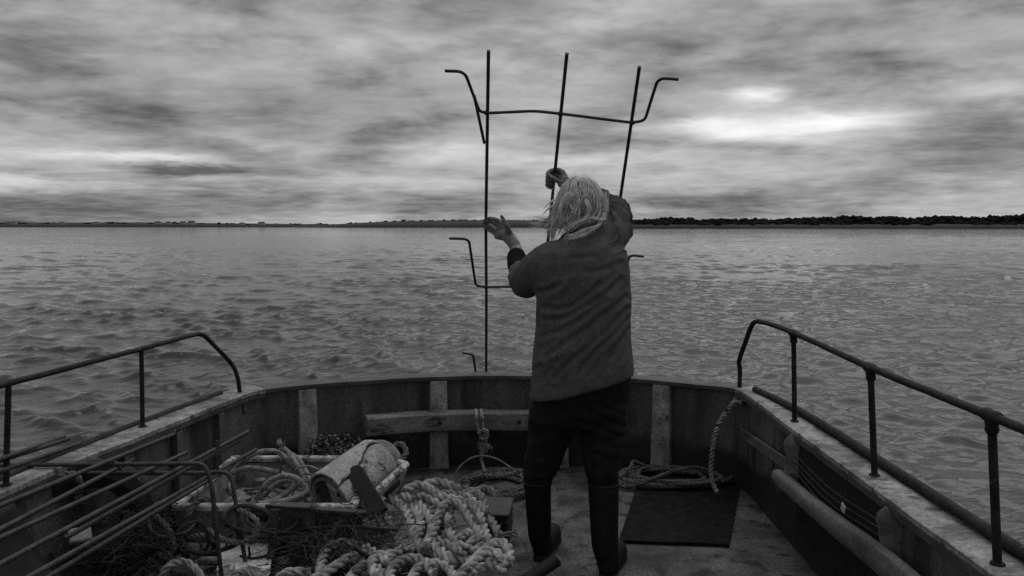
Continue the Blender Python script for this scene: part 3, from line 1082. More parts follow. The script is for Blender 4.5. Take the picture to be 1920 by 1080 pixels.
# rope loop with frayed end over the stern timber
lp = thing('rope_loop', 'doubled rope hitched over the stern timber with a frayed knot below', 'rope', at(905, 800, 4.45))
mb = MB()
Ya = 4.515
P = catmull([at(893, 772, 4.66), at(893, 770, 4.60), at(894, 778, Ya - .01), at(893, 790, Ya - .015), at(897, 806, Ya - .02), at(903, 820, Ya - .02)], .01)
rope_mesh(mb, P, .0115, lay=.07, step=.006, sides=8)
P = catmull([at(903, 772, 4.66), at(903, 770, 4.60), at(904, 780, Ya - .015), at(904, 796, Ya - .015), at(908, 812, Ya - .02), at(909, 828, Ya - .02)], .01)
rope_mesh(mb, P, .0115, lay=.07, step=.006, sides=8, phase=2)
P = catmull([at(897, 812, Ya - .03), at(910, 806, Ya - .045), at(912, 820, Ya - .03), at(898, 824, Ya - .04)], .008)
rope_mesh(mb, P, .0120, lay=.07, step=.006, sides=8, phase=1)
mb.build('rope_length', M_rope3, lp, fix=False)
mb = MB()
kc = at(908, 832, Ya - .02)
for k in range(60):
    d = rng.normal(0, 1, 3); d[2] = -abs(d[2]) * .9 - .2; d /= np.linalg.norm(d)
    q = kc + rng.normal(0, .010, 3)
    l = .02 + .025 * rng.random()
    mb.tube([q, q + d * l * .5, q + d * l + (0, 0, -.006)], [.0026, .002, .0012], 4)
mb.build('frayed_end', M_rope3, lp, fix=False)
mb = MB(); mb.tube(catmull([at(902, 836, Ya - .01), at(902, 858, Ya), at(906, 875, 4.5), at(911, 892, 4.46)], .02), .009, 7)
mb.build('tail', M_rope3, lp)
# stiff cable arching over the deck by the coil
ca = thing('arched_cable', 'thin stiff cable arching over the loose coil below the stern timber', 'cable', onz(850, 900, 0))
mb = MB(); mb.tube(catmull([at(846, 905, 4.25), at(862, 876, 4.3), at(884, 859, 4.32), at(910, 855, 4.33), at(938, 864, 4.32), at(966, 884, 4.27), at(985, 900, 4.2)], .02), .0055, 7)
mb.build('cable', M_rope2, ca)

# ------------------------------------------------------------------ mat
c = [onz(1160, 1019, 0), onz(1367, 1027, 0), onz(1393, 884, 0), onz(1206, 878, 0)]
mb = MB()
V = []
nx, ny = 26, 26
for j in range(ny + 1):
    for i in range(nx + 1):
        u, w = i / nx, j / ny
        p = (c[0] * (1 - u) + c[1] * u) * (1 - w) + (c[3] * (1 - u) + c[2] * u) * w
        p = p + (0, 0, .011 + .004 * float(fbm(np.array([[u * 4, w * 4, 1]]), 3, 6)[0]) + (.006 * (1 - w * 12) if w < .08 else 0))
        V.append(p)
fs = [(j * (nx + 1) + i, j * (nx + 1) + i + 1, (j + 1) * (nx + 1) + i + 1, (j + 1) * (nx + 1) + i) for j in range(ny) for i in range(nx)]
b = len(V)
edge = [i for i in range(nx + 1)] + [j * (nx + 1) + nx for j in range(1, ny + 1)] + [ny * (nx + 1) + i for i in range(nx - 1, -1, -1)] + [j * (nx + 1) for j in range(ny - 1, 0, -1)]
V += [np.array(V[i]) * (1, 1, 0) + (0, 0, .003) for i in edge]
for k in range(len(edge)):
    k2 = (k + 1) % len(edge)
    fs.append((edge[k], b + k, b + k2, edge[k2]))
tag(mesh('rubber_mat', V, fs, M_mat), 'black rubber mat flat on the deck under the coil of rope', 'mat')

# ------------------------------------------------------------------ rebar
def rebar_mesh(mb, P, r, step=.0036, rib=.011, sides=10):
    P = resample(np.asarray(P, float), step)
    T, N, B = frames(P)
    s = np.arange(len(P)) * step
    th = np.arange(sides) * 2 * math.pi / sides
    ph = (s[:, None] / rib) * 2 * math.pi + 1.0 * np.abs(((th[None] / math.pi) % 1) - .5) * 6
    rr = r * (.93 + .17 * np.clip(np.sin(ph) * 1.6, 0, 1))
    R = P[:, None] + rr[..., None] * (np.cos(th)[None, :, None] * N[:, None] + np.sin(th)[None, :, None] * B[:, None])
    mb.rings(R)


def bent(pts, rad):
    """polyline with rounded corners"""
    P = [np.asarray(p, float) for p in pts]
    out = [P[0]]
    for a, b, c in zip(P, P[1:], P[2:]):
        u = (a - b) / np.linalg.norm(a - b); w = (c - b) / np.linalg.norm(c - b)
        q = min(rad, .45 * np.linalg.norm(a - b), .45 * np.linalg.norm(c - b))
        for t in np.linspace(0, 1, 9):
            out.append((1 - t) ** 2 * (b + u * q) + 2 * t * (1 - t) * b + t * t * (b + w * q))
    out.append(P[-1])
    return np.array(out)


# the held frame leans inboard: its foot outside the stern, its head above the deck
FY0, FZ0, FSL = 5.03, .40, -1.0


def on_frame(px, py, off=0.0):
    r = ray(px, py)
    # Y = FY0 + FSL*(z-FZ0) + off
    t = (FY0 + off + FSL * (CAM[2] - FZ0)) / (r[1] - FSL * r[2])
    return CAM + r * t


frame = thing('rebar_frame', 'upright rusty rebar frame with three long rods held up by the person', 'rebar frame', on_frame(912, 720))
rods = {'L': [(916, 95), (911, 420), (912, 560), (911.5, 735)], 'M': [(1063, 100), (1027, 455), (1003, 690)], 'R': [(1199, 125), (1163, 372), (1128, 690)]}
for k in ('L', 'M', 'R'):
    mb = MB(); rebar_mesh(mb, bent([on_frame(*p) for p in rods[k]], .05), .0075)
    mb.build('rod', M_rebar, frame)
bars = [
    [(834, 133), (871, 134), (899, 209), (916, 212), (1002, 208), (1050, 213), (1185, 230), (1209, 226), (1234, 146), (1272, 149)],
    [(842, 447), (879, 448), (892, 536), (912, 538), (1030, 537), (1150, 540), (1168, 536), (1180, 478), (1207, 481)],
    [(867, 662), (887, 664), (894, 712), (912, 716), (1010, 716), (1120, 716)]]
for k, b in enumerate(bars):
    P = [on_frame(px, py, -.014) for px, py in b]
    mb = MB(); rebar_mesh(mb, bent(P, .035), .0066)
    mb.build('crossbar', M_rebar, frame)
mb = MB(); rebar_mesh(mb, np.array([on_frame(889, 179, -.028), on_frame(908, 268, -.014)]), .0066)
mb.build('short_rod', M_rebar, frame)
for px, py in ((912, 211), (1050, 213), (1186, 230), (911, 538), (1018, 537), (1146, 540)):
    mb = MB(); mb.sphere(on_frame(px, py, -.008), (.012, .012, .011), 10)
    mb.build('weld', M_rebar, frame)


# ---- more frames stacked by the port side
def stack_frame(label, rods, bars, anchor):
    t = thing('stacked_rebar_frame', label, 'rebar frame', anchor, 'rebar frames stacked along the port side')
    for a, b in rods:
        mb = MB(); rebar_mesh(mb, np.array([a, b]), .0082, rib=.013)
        mb.build('rod', M_rebar2, t)
    for P in bars:
        mb = MB(); rebar_mesh(mb, bent(P, .045), .0080, rib=.013)
        mb.build('crossbar', M_rebar2, t)
    return t


def ext(a, b, u):
    a, b = np.asarray(a), np.asarray(b)
    return a + (b - a) * u


A0, A1 = at(0, 948, 2.36), at(327, 814, 3.28)
B0, B1 = at(0, 993, 2.25), at(250, 862, 3.0)
C0, C1 = at(0, 1058, 2.12), at(466, 809, 3.42)
C2a, C2b = at(120, 1010, 2.38), at(456, 822, 3.38)
D0, D1 = at(58, 1080, 2.12), at(480, 843, 3.4)
G0, G1 = at(0, 861, 2.62), at(121, 819, 3.08)
G2, G3 = at(-20, 870, 2.6), at(129, 823, 3.06)
H0, H1 = at(40, 870, 2.72), at(151, 831, 3.06)
stack_frame('rusty rebar frame with the thick ribbed rod on top of the port stack', [(ext(C0, C1, -.25), C1), (ext(A0, A1, -.25), A1), (ext(A0, A1, -.3) + (.10, -.02, -.05), A1 + (.09, -.10, -.05))],
            [[at(-60, 873, 2.86), at(384, 869, 2.90), at(396, 905, 2.88), at(416, 1085, 2.86)]], (-1.3, 2.4, 0))
stack_frame('rusty rebar frame lying under the thick ribbed rod in the port stack', [(ext(D0, D1, -.25), D1), (ext(B0, B1, -.3), B1), (ext(D0, D1, -.2) + (-.05, .03, -.07), D1 + (-.12, -.12, -.07))],
            [[at(-60, 887, 2.92), at(376, 887, 2.96), at(432, 884, 2.97), at(440, 930, 2.95), at(463, 1072, 2.92)]], (-1.25, 2.5, 0))
stack_frame('rusty rebar frame whose rod ends stick out over the port gunwale', [(ext(G0, G1, -.4), G1), (ext(G2, G3, -.4), G3), (ext(H0, H1, -.5), H1)],
            [[ext(G0, G1, .2) + (.0, 0, -.02), at(200, 880, 2.95) + (0, 0, -.03), at(407, 884, 3.02), at(408, 826, 3.04)][::-1][:2], [C2a, C2b]], (-1.6, 2.7, 0))

# ------------------------------------------------------------------ fish boxes
def crate(name, label, x0, x1, y0, y1, z0, z1, mat, M=None, piv=None, t=.016, slots=True, cat='fish box', rimw=.028):
    th = thing(name, label, cat, ((x0 + x1) / 2, (y0 + y1) / 2, z0) if M is None else tuple(piv))

    def tr(mb):
        if M is not None:
            mb.v = [(v - piv) @ np.asarray(M).T + piv for v in mb.v]
        return mb
    ins = .03
    for nm, a, b in (('front', (x0, y0), (x1, y0)), ('side', (x1, y0), (x1, y1)), ('back', (x1, y1), (x0, y1)), ('side', (x0, y1), (x0, y0))):
        a, b = np.array(a, float), np.array(b, float)
        d = (b - a) / np.linalg.norm(b - a)
        n = np.array([d[1], -d[0]])
        mb = MB()
        rows = []
        L = np.linalg.norm(b - a)
        for u in np.linspace(0, 1, 13):
            p = a + (b - a) * u
            col = []
            for z, o in ((z0, -ins), (z0 + (z1 - z0) * .5, -ins * .5), (z1 - .03, -.004), (z1 - .03, -.004 - t), (z0 + (z1 - z0) * .5, -ins * .5 - t), (z0, -ins - t)):
                e = (.5 - u) * 2 * (-(o)) if abs(u - .5) > .49 else 0
                col.append(np.r_[p + n * o + d * e * .9, z])
            rows.append(col)
        mb.rings(np.array(rows))
        tr(mb).build(nm + '_panel', mat, th)
        mb = MB()
        mb.bar(np.r_[a - n * .012, z1 - .014], np.r_[b - n * .012, z1 - .014], rimw, .030, bev=.008)
        tr(mb).build('rim', M_rim, th)
        if slots:
            mb = MB(); q = (a + b) / 2
            mb.bar(np.r_[q - d * .06 + n * .001, z1 - .055], np.r_[q + d * .06 + n * .001, z1 - .055], .010, .026, bev=.004)
            tr(mb).build('handle', M_black, th)
    mb = MB(); mb.box(((x0 + x1) / 2, (y0 + y1) / 2, z0 + .012), (x1 - x0 - 2 * ins, y1 - y0 - 2 * ins, .02), bev=.004)
    tr(mb).build('base', mat, th)
    return th


boxA = crate('fish_box', 'dirty white fish box holding the smooth coiled line', -1.34, -.62, 3.06, 3.74, .19, .355, M_dirty, rimw=.036)
# lettering on the front of the box
cu = bpy.data.curves.new('lettering', 'FONT')
cu.body = 'cron'
cu.size = .030
cu.extrude = .0006
cu.align_x = 'CENTER'
to = bpy.data.objects.new('tmp_text', cu)
C.objects.link(to)
bpy.context.view_layer.update()
dg = bpy.context.evaluated_depsgraph_get()
tm = bpy.data.meshes.new_from_object(to.evaluated_get(dg))
bpy.data.objects.remove(to)
tp = at(473, 967, 3.062)
tv = np.array([v.co[:] for v in tm.vertices])
mesh('lettering', np.stack([tv[:, 0] + tp[0], np.full(len(tv), 3.058) - tv[:, 2], tv[:, 1] * 1.0 + tp[2] - .010], 1), [tuple(p.vertices) for p in tm.polygons], M_ink, boxA, smooth=False)
crate('fish_box', 'white fish box on deck under the dirty box, a sack hanging over its front', -1.23, -.70, 2.98, 3.5, .015, .172, M_plastic, slots=False)
q2_, q1_ = at(704, 926, 3.14), at(768, 866, 3.40)
ey = q1_ - q2_; Lc = np.linalg.norm(ey); ey /= Lc
ex = np.cross(ey, (0, 0, 1.0)); ex /= np.linalg.norm(ex)
ez = np.cross(ex, ey)
Mt = np.stack([ex, ey, ez], 1) @ roty(.18)
piv = q2_
crate('broken_fish_box', 'small tilted white plastic box with a slotted rim beside the cracked float', piv[0] - .24, piv[0], piv[1], piv[1] + Lc, piv[2] - .15, piv[2], M_plastic, Mt, piv, t=.010, cat='fish box', rimw=.034)

# sack over the lower box
sk = thing('plastic_sack', 'crumpled white plastic sack draped over the lower fish box', 'sack', at(470, 1060, 2.95))
nx, ny = 60, 40
V = []
for j in range(ny + 1):
    for i in range(nx + 1):
        u, w = i / nx, j / ny
        px = 404 + (505 - 404) * u + 6 * math.sin(w * 5)
        a = w * 1.25
        if a < .35:
            z = .188 - .01 * a; y = 3.10 - a * .40
        else:
            z = .186 - (a - .35) * .165; y = 2.935 - .015 * math.sin(a * 4)
        x = (px - 960) / F * (y + .08)
        q = np.array([[u * 5.0 + 2.2 * w, w * 4.0 - u, 1.7]])
        rd = abs(float(fbm(q, 4, 12)[0])) * 2
        y -= .045 * (1 - 1.6 * rd) * min(1, w * 3)
        z += .014 * float(fbm(q * 2 + 9, 3, 13)[0])
        V.append((x, y, z))
fs = [(j * (nx + 1) + i, j * (nx + 1) + i + 1, (j + 1) * (nx + 1) + i + 1, (j + 1) * (nx + 1) + i) for j in range(ny) for i in range(nx)]
so = mesh('sheet', V, fs, M_sack, sk)
md = so.modifiers.new('thickness', 'SOLIDIFY'); md.thickness = .002

# smooth line coiled in the box
ln = thing('coiled_line', 'thick smooth grey line coiled loosely in the dirty fish box', 'line', at(500, 940, 3.4) * (1, 1, 0) + (0, 0, .2))


def zh(x, y): return 440 + x / 7.715, 820 + y / 7.715


LT = [([(-40, 500), (20, 440), (150, 310), (300, 232), (450, 197), (600, 205), (700, 265), (800, 360), (900, 470)], 3.62, 3.56),
      ([(690, 150), (740, 190), (810, 262), (880, 370), (955, 500), (1005, 620), (1030, 720), (1022, 800), (960, 850)], 3.55, 3.40),
      ([(820, 250), (930, 330), (1020, 480), (1085, 605), (1118, 680), (1060, 790), (860, 870), (700, 900)], 3.58, 3.36),
      ([(-30, 510), (80, 465), (200, 440), (330, 448), (460, 475), (600, 505), (740, 552), (840, 600)], 3.60, 3.5),
      ([(290, 990), (320, 900), (385, 770), (500, 640), (640, 572), (760, 560), (880, 585), (960, 645), (1010, 730)], 3.34, 3.36),
      ([(400, 900), (440, 830), (520, 750), (650, 655), (760, 628), (860, 645)], 3.38, 3.40),
      ([(880, 650), (820, 740), (700, 845), (560, 920), (420, 955), (330, 960)], 3.36, 3.28),
      ([(-60, 960), (60, 992), (250, 1003), (420, 985), (600, 942), (800, 898), (1010, 845)], 3.15, 3.25),
      ([(40, 810), (190, 790), (340, 800), (440, 840)], 3.46, 3.42),
      ([(-60, 680), (-40, 760), (0, 850), (60, 930), (170, 970)], 3.40, 3.2)]
for k, (tr, ya, yb) in enumerate(LT):
    P = catmull([at(*zh(*q), ya + (yb - ya) * i / (len(tr) - 1)) for i, q in enumerate(tr)], .012)
    rr = np.full(len(P), .0122) * (1 + .05 * np.sin(np.arange(len(P)) * .21 + k))
    mb = MB(); mb.tube(P, rr, 12)
    mb.build('line_length', M_hose, ln)
mb = MB()
q0 = at(*zh(690, 150), 3.55)
for k in range(16):
    d = np.array([-.4, 0, .7]) + rng.normal(0, .45, 3)
    mb.tube([q0, q0 + d * .014, q0 + d * (.022 + .01 * rng.random())], [.006, .005, .0025], 5)
mb.build('frayed_end', M_hose, ln)
# rubbish lying in the box
mb = MB()
g = np.random.default_rng(77)
for k in range(46):
    p = np.array([-1.22 + .5 * g.random(), 3.16 + .48 * g.random(), .235 + .05 * g.random()])
    mb.sphere(p, np.array([.03, .03, .018]) * (.5 + g.random()), 6)
tag(mb.build('shell_debris', M_dirty, smooth=False), 'pale shells and scraps in the bottom of the dirty fish box', 'debris', None, 'stuff')

# ------------------------------------------------------------------ cracked float
fa, fb = at(628, 930, 3.24), at(716, 866, 3.46)
fb = fa + (fb - fa)
axis = fb - fa
Lf = np.linalg.norm(axis); axis /= Lf
flt = thing('cracked_float', 'pale cylindrical foam float with a cracked skin and hollow end', 'float', fa)
Rr = .103
ss = np.r_[-.03, np.linspace(0, Lf - .03, 26), Lf + .0, Lf + .025, Lf + .045, Lf + .058, Lf + .062]
prof_r = np.r_[np.full(27, Rr), Rr * .985, Rr * .93, Rr * .82, Rr * .55, .002]
T0 = axis
N0 = np.cross(T0, (0, 0, 1.0)); N0 /= np.linalg.norm(N0)
B0_ = np.cross(T0, N0)
th = np.arange(64) * 2 * math.pi / 64
mb = MB()
R = []
for s_, r_ in zip(ss, prof_r):
    p = fa + T0 * s_
    ring = p + r_ * (np.cos(th)[:, None] * N0 + np.sin(th)[:, None] * B0_)
    ring = ring + (fbm(ring * 22, 3, 5) * .008)[:, None] * (ring - p) / max(r_, .02)
    R.append(ring)
R = np.array(R)
inn = []
for s_, r_ in ((-.03, Rr * .86), (.05, Rr * .82), (.14, Rr * .8), (.141, .002)):
    inn.append(fa + T0 * s_ + r_ * (np.cos(th)[:, None] * N0 + np.sin(th)[:, None] * B0_))
mb.rings(np.vstack([np.array(inn)[::-1], R]), cap=False)
mb.build('core', M_dirty, flt)
# two plates of raised skin parted by a ragged crack
Bu = np.array([0, -.55, .83]); Bu = Bu - T0 * Bu.dot(T0); Bu /= np.linalg.norm(Bu)
amid = math.atan2(Bu.dot(B0_), Bu.dot(N0))
for half in (-1, 1):
    V = []
    nth, ns = 40, 44
    for i in range(nth + 1):
        for j in range(ns + 1):
            s_ = -.030 + (Lf + .02) * j / ns
            jag = amid + .10 + .75 * float(fbm(np.array([[s_ * 11, 2.2, 0]]), 4, 3)[0]) - (s_ / Lf - .5) * .5
            open_ = .035 + .03 * float(fbm(np.array([[s_ * 30, 7.2, 0]]), 2, 3)[0])
            aa = jag + half * (open_ + 3.0 * i / nth)
            e = min(1.0, i / 3.0)
            bulge = .012 + .004 * float(fbm(np.array([[s_ * 20, aa * 3, 1]]), 3, 2)[0])
            rr = Rr + bulge * (.75 + .25 * e)
            if j > ns - 3: rr -= .004 * (j - ns + 3)
            V.append(fa + T0 * s_ + rr * (math.cos(aa) * N0 + math.sin(aa) * B0_))
    fs = [(i * (ns + 1) + j, i * (ns + 1) + j + 1, (i + 1) * (ns + 1) + j + 1, (i + 1) * (ns + 1) + j) for i in range(nth) for j in range(ns)]
    sko = mesh('torn_skin', V, fs, M_foam, flt)
    md = sko.modifiers.new('thickness', 'SOLIDIFY'); md.thickness = .010; md.offset = -1 if half > 0 else 1
# short dark rope through the far end
mb = MB()
P = catmull([fb + axis * .04 + (0, 0, .03), at(750, 832, 3.52), at(762, 848, 3.5), at(752, 862, 3.46), at(738, 880, 3.42), at(730, 900, 3.38)], .01)
rope_mesh(mb, P, .013, lay=.08, step=.007, sides=8)
mb.build('lanyard', M_rope2, flt, fix=False)
# dark bar leaning on it
pd = thing('dark_bar', 'flat black rubber bar with a rounded end leaning across the cracked float', 'bar', at(730, 985, 3.05))
a, b = at(668, 888, 3.22), at(715, 962, 3.08)
y = (b - a); L_ = np.linalg.norm(y); y /= L_
x = np.cross(y, np.array([0, -1.0, .45])); x /= np.linalg.norm(x)
z = np.cross(x, y)
out_ = []
for t in np.linspace(math.pi, 0, 13):
    out_.append((.034 * math.cos(t), -.032 * math.sin(t)))
out_ += [(.033, .10), (.030, L_), (-.030, L_), (-.033, .10)]
V = []
for zz, sc in ((-.012, .9), (-.008, 1), (.008, 1), (.012, .9)):
    for u, w in out_:
        V.append(a + x * u * sc + y * w + z * zz)
k = len(out_)
mb = MB(); mb.rings(np.array(V).reshape(4, k, 3))
mb.build('blade', M_black, pd)

# ------------------------------------------------------------------ dark steel frame among the gear
sf = thing('steel_frame', 'black angle-iron frame with a broad plate and a drilled leg amid the ropes', 'steel frame', onz(520, 1075, 0))


def steel(nm, pts, w, h, up=(0, 0, 1), mat=M_steel):
    mb = MB()
    for a, b in zip(pts, pts[1:]):
        mb.bar(a, b, w, h, up, .003)
    mb.build(nm, mat, sf)


mb = MB(); mb.bar(at(526, 975, 2.98), at(592, 976, 2.98), .014, .112, (0, .1, 1), .004); mb.build('plate', M_steel, sf)
steel('top_flange', [at(524, 947, 2.98), at(584, 950, 2.98)], .05, .012)
steel('long_bar', [at(584, 955, 2.985), at(688, 962, 3.0)], .035, .016)
steel('lower_bar', [at(526, 992, 2.97), at(660, 987, 2.97), at(748, 993, 2.97)], .02, .014)
steel('brace', [at(676, 962, 2.99), at(662, 986, 2.97)], .010, .012)
steel('brace', [at(704, 966, 2.99), at(712, 990, 2.97)], .010, .012)
steel('web_plate', [at(590, 973, 2.992), at(680, 975, 2.995)], .006, .042)
leg = MB(); leg.bar(at(516, 955, 2.965), at(507, 1062, 2.94), .032, .008, (0, 1, .2), .002)
lg = leg.build('drilled_leg', M_steel, sf)
for py in (1022, 1044):
    m = MB(); q = at(512 - (py - 1000) * .06, py, 2.945)
    m.tube([q + (0, .002, 0), q - (0, .0045, 0)], [.0055, .0055], 10)
    m.build('bolt_head', M_plastic if py == 1044 else M_rust, lg)
steel('foot_plate', [at(488, 1070, 2.93), at(545, 1070, 2.93)], .07, .012)
steel('second_leg', [at(548, 985, 2.99), at(549, 1068, 2.96)], .022, .010, (0, 1, .2))

# ------------------------------------------------------------------ dark net and thin cords round the heap
def tangle(name, label, cat, cx, cy, n, spread_px, Yr, r, seed, mat, zoff=-.02, zmin=.012):
    g = np.random.default_rng(seed)
    mb = MB()
    for k in range(n):
        px, py = cx + g.normal(0, spread_px[0]), cy + g.normal(0, spread_px[1])
        Y = Yr[0] + (Yr[1] - Yr[0]) * g.random()
        c = at(px, py, Y)
        pts = []
        d = g.normal(0, 1, 3); d[2] *= .35
        p = c.copy()
        for q in range(7):
            d = d * .6 + g.normal(0, .8, 3) * (1, 1, .45)
            p = p + d * .022
            p[2] = max(p[2], zmin)
            pts.append(p.copy())
        mb.tube(catmull(pts, .012), r * (.6 + .9 * g.random()), 5)
    o = mb.build(name, mat, None, fix=False)
    return tag(o, label, cat, None, 'stuff')


tangle('net_tangle', 'dark tangled netting between the steel frame and the hawser heap', 'net', 628, 1020, 560, (36, 20), (2.90, 3.04), .0013, 5, M_net)
tangle('net_tangle', 'frayed dark netting on deck under the stacked rebar', 'net', 238, 1020, 520, (34, 28), (2.84, 3.0), .0012, 6, M_net)

# thicker loops of old rope at the front
def loose(name, label, pts, r, mat, lay=None, step=.007):
    t = thing(name, label, 'rope', np.asarray(pts[0]) * (1, 1, 0))
    mb = MB(); rope_mesh(mb, catmull(pts, .012), r, lay=lay, step=step, sides=9)
    mb.build('rope_length', mat, t, fix=False)
    return t


loose('rope_bight', 'arched bight of grey rope at the lower edge below the drilled leg', [at(296, 1100, 2.7), at(310, 1068, 2.72), at(330, 1055, 2.74), at(350, 1054, 2.74), at(368, 1068, 2.72), at(382, 1085, 2.7), at(420, 1105, 2.7)], .0135, M_rope3)
loose('rope_bight', 'small pale rope bight crossing in front of the white sack', [at(432, 1090, 2.72), at(442, 1076, 2.72), at(458, 1073, 2.74), at(478, 1080, 2.74), at(500, 1094, 2.74)], .0120, M_rope3)
loose('rope_bight', 'pale rope end lying in front of the foot plate', [at(515, 1098, 2.74), at(528, 1078, 2.76), at(550, 1072, 2.78), at(582, 1073, 2.8)], .0160, M_rope)
loose('rope_bight', 'dark rope hoop standing before the dirty fish box', [at(346, 1050, 2.98), at(345, 1000, 2.98), at(352, 965, 2.98), at(372, 940, 3.0), at(400, 935, 3.02)], .0120, M_rope2)
loose('rope_bight', 'old dark rope snaking between netting and the rope hoop', [at(288, 965, 2.98), at(310, 985, 2.95), at(324, 1015, 2.93), at(322, 1050, 2.9), at(300, 1075, 2.85)], .0120, M_rope2)

ot = thing('line_tangle', 'dark loops of old line and hose hanging before the dirty fish box', 'line', onz(400, 1050, 0))
g = np.random.default_rng(91)
for k in range(15):
    cx, cy = g.uniform(285, 560), g.uniform(955, 1050)
    Y0 = 2.90 + .10 * g.random()
    a0, ra, rb = g.random() * 6.28, g.uniform(22, 60), g.uniform(14, 42)
    pts = [at(cx + ra * math.cos(a0 + a), min(1085, cy + rb * math.sin(a0 + a) * (1 + .2 * math.sin(2 * a + k))), Y0 + .05 * math.sin(a + k)) for a in np.linspace(0, g.uniform(3.0, 5.8), 9)]
    mb = MB()
    r_ = g.choice([.0045, .006, .0085])
    P = catmull(pts, .012)
    P[:, 2] = np.maximum(P[:, 2], .02)
    if k % 3 == 0: rope_mesh(mb, P, r_ * 1.2, step=.007, sides=7, phase=k)
    else: mb.tube(P, r_, 8)
    mb.build('line_length', (M_rope2, M_black, M_net)[k % 3], ot, fix=False)
ot2 = thing('wire_rope_coil', 'thin stiff wire rope sprung out of the box behind the coiled line', 'wire rope', at(480, 900, 3.5) * (1, 1, 0) + (0, 0, .22))
for k in range(7):
    cx, cy = g.uniform(470, 590), g.uniform(880, 935)
    ra, rb, a0 = g.uniform(28, 60), g.uniform(16, 36), g.random() * 6.28
    pts = [at(cx + ra * math.cos(a0 + a), cy + rb * math.sin(a0 + a), 3.42 + .08 * math.sin(a)) for a in np.linspace(0, g.uniform(4, 6), 9)]
    mb = MB(); mb.tube(catmull(pts, .012), g.choice([.0045, .006]), 8)
    mb.build('line_length', M_hose if k % 2 else M_rope4, ot2, fix=False)

# cords by the boot
cd = thing('cord_loop', 'doubled thin cord looping over the black box beside the boot', 'cord', onz(975, 1050, 0))
for k, of in enumerate((0, 7)):
    mb = MB(); mb.tube(catmull([at(925, 1012 + of, 3.05), at(945, 1000 + of * .7, 3.05), at(966, 999 + of, 3.06), at(982, 1014 + of, 3.06), at(990, 1035, 3.08), at(996, 1052, 3.1), at(1004, 1066, 3.12)], .012), .0034, 7)
    mb.build('cord', M_rope3, cd)
# black pipe stub lying by the boot
pt = thing('pipe_stub', 'short black pipe with a bright rim lying against the boot', 'pipe', onz(1020, 1070, 0))
pa, pb = at(985, 1090, 3.02), at(1044, 1050, 3.12)
mb = MB()
ax = (pb - pa) / np.linalg.norm(pb - pa)
mb.tube(np.array([pb - ax * .05, pa, pa, pb, pb, pb - ax * .05])[1:5], [.026, .026, .026, .026], 20, cap=False)
mb2 = MB()
Nn = np.cross(ax, (0, 0, 1.0)); Nn /= np.linalg.norm(Nn); Bn = np.cross(ax, Nn)
th = np.arange(24) * 2 * math.pi / 24
rg = lambda p, r: p + r * (np.cos(th)[:, None] * Nn + np.sin(th)[:, None] * Bn)
mb = MB(); mb.rings(np.array([rg(pa, .019), rg(pa, .026), rg(pb - ax * .004, .026), rg(pb - ax * .004, .019)]), closed=True)
mb.build('tube', M_black, pt)
mb = MB(); mb.rings(np.array([rg(pb - ax * .0035, .0185), rg(pb - ax * .0035, .0275), rg(pb + ax * .001, .0270), rg(pb + ax * .001, .019)]), closed=True)
mb.build('rim', M_rope3, pt)
# black ribbed box between heap and boot
bb = thing('black_box', 'low black ribbed plastic box standing between rope heap and boot', 'box', onz(935, 1010, 0))
q = onz(930, 1020, 0)
mb = MB(); mb.box((q[0], q[1] + .02, .085), (.13, .22, .15), rotz(-.1), .012); mb.build('shell', M_black, bb)
for k in range(3):
    mb = MB(); mb.box((q[0] + .0, q[1] + .02, .06 + .035 * k), (.138, .228, .010), rotz(-.1), .003); mb.build('ridge', M_black, bb)
mb = MB(); mb.box((q[0] + .0, q[1] + .02, .168), (.145, .235, .014), rotz(-.1), .005); mb.build('lid', M_steel, bb)
mb = MB(); q = onz(890, 935, 0); mb.tube([(q[0], q[1], 0), (q[0], q[1], .10), (q[0], q[1], .115)], [.022, .022, .016], 12)
tag(mb.build('bollard_pin', M_steel), 'short black bollard pin standing on deck by the loose coil', 'bollard')
# black mooring sheave/seal of weed in the corner
def weed(name, label, px, py, Y, rad, n, seed, mat):
    g = np.random.default_rng(seed)
    c = at(px, py, Y)
    mb = MB()
    for k in range(n):
        d = g.normal(0, 1, 3); d /= np.linalg.norm(d)
        p = c + d * np.array(rad) * (.55 + .45 * g.random())
        p[2] = max(p[2], .02)
        u = g.normal(0, 1, 3); u /= np.linalg.norm(u)
        v = np.cross(u, g.normal(0, 1, 3)); v /= np.linalg.norm(v) + 1e-9
        l, w = .012 + .022 * g.random(), .003 + .005 * g.random()
        mb.add([p, p + u * l * .5 + v * w, p + u * l, p + u * l * .5 - v * w], [(0, 1, 2), (0, 2, 3)])
    mb.sphere(c - (0, -.02, .06), np.array(rad) * .9, 12)
    o = mb.build(name, mat, None, smooth=False, fix=False)
    return tag(o, label, 'weed', None, 'stuff')


weed('weed_clump', 'black wet weed and scraps heaped against the stern plating', 634, 842, 4.25, (.18, .10, .085), 1100, 4, M_weed)

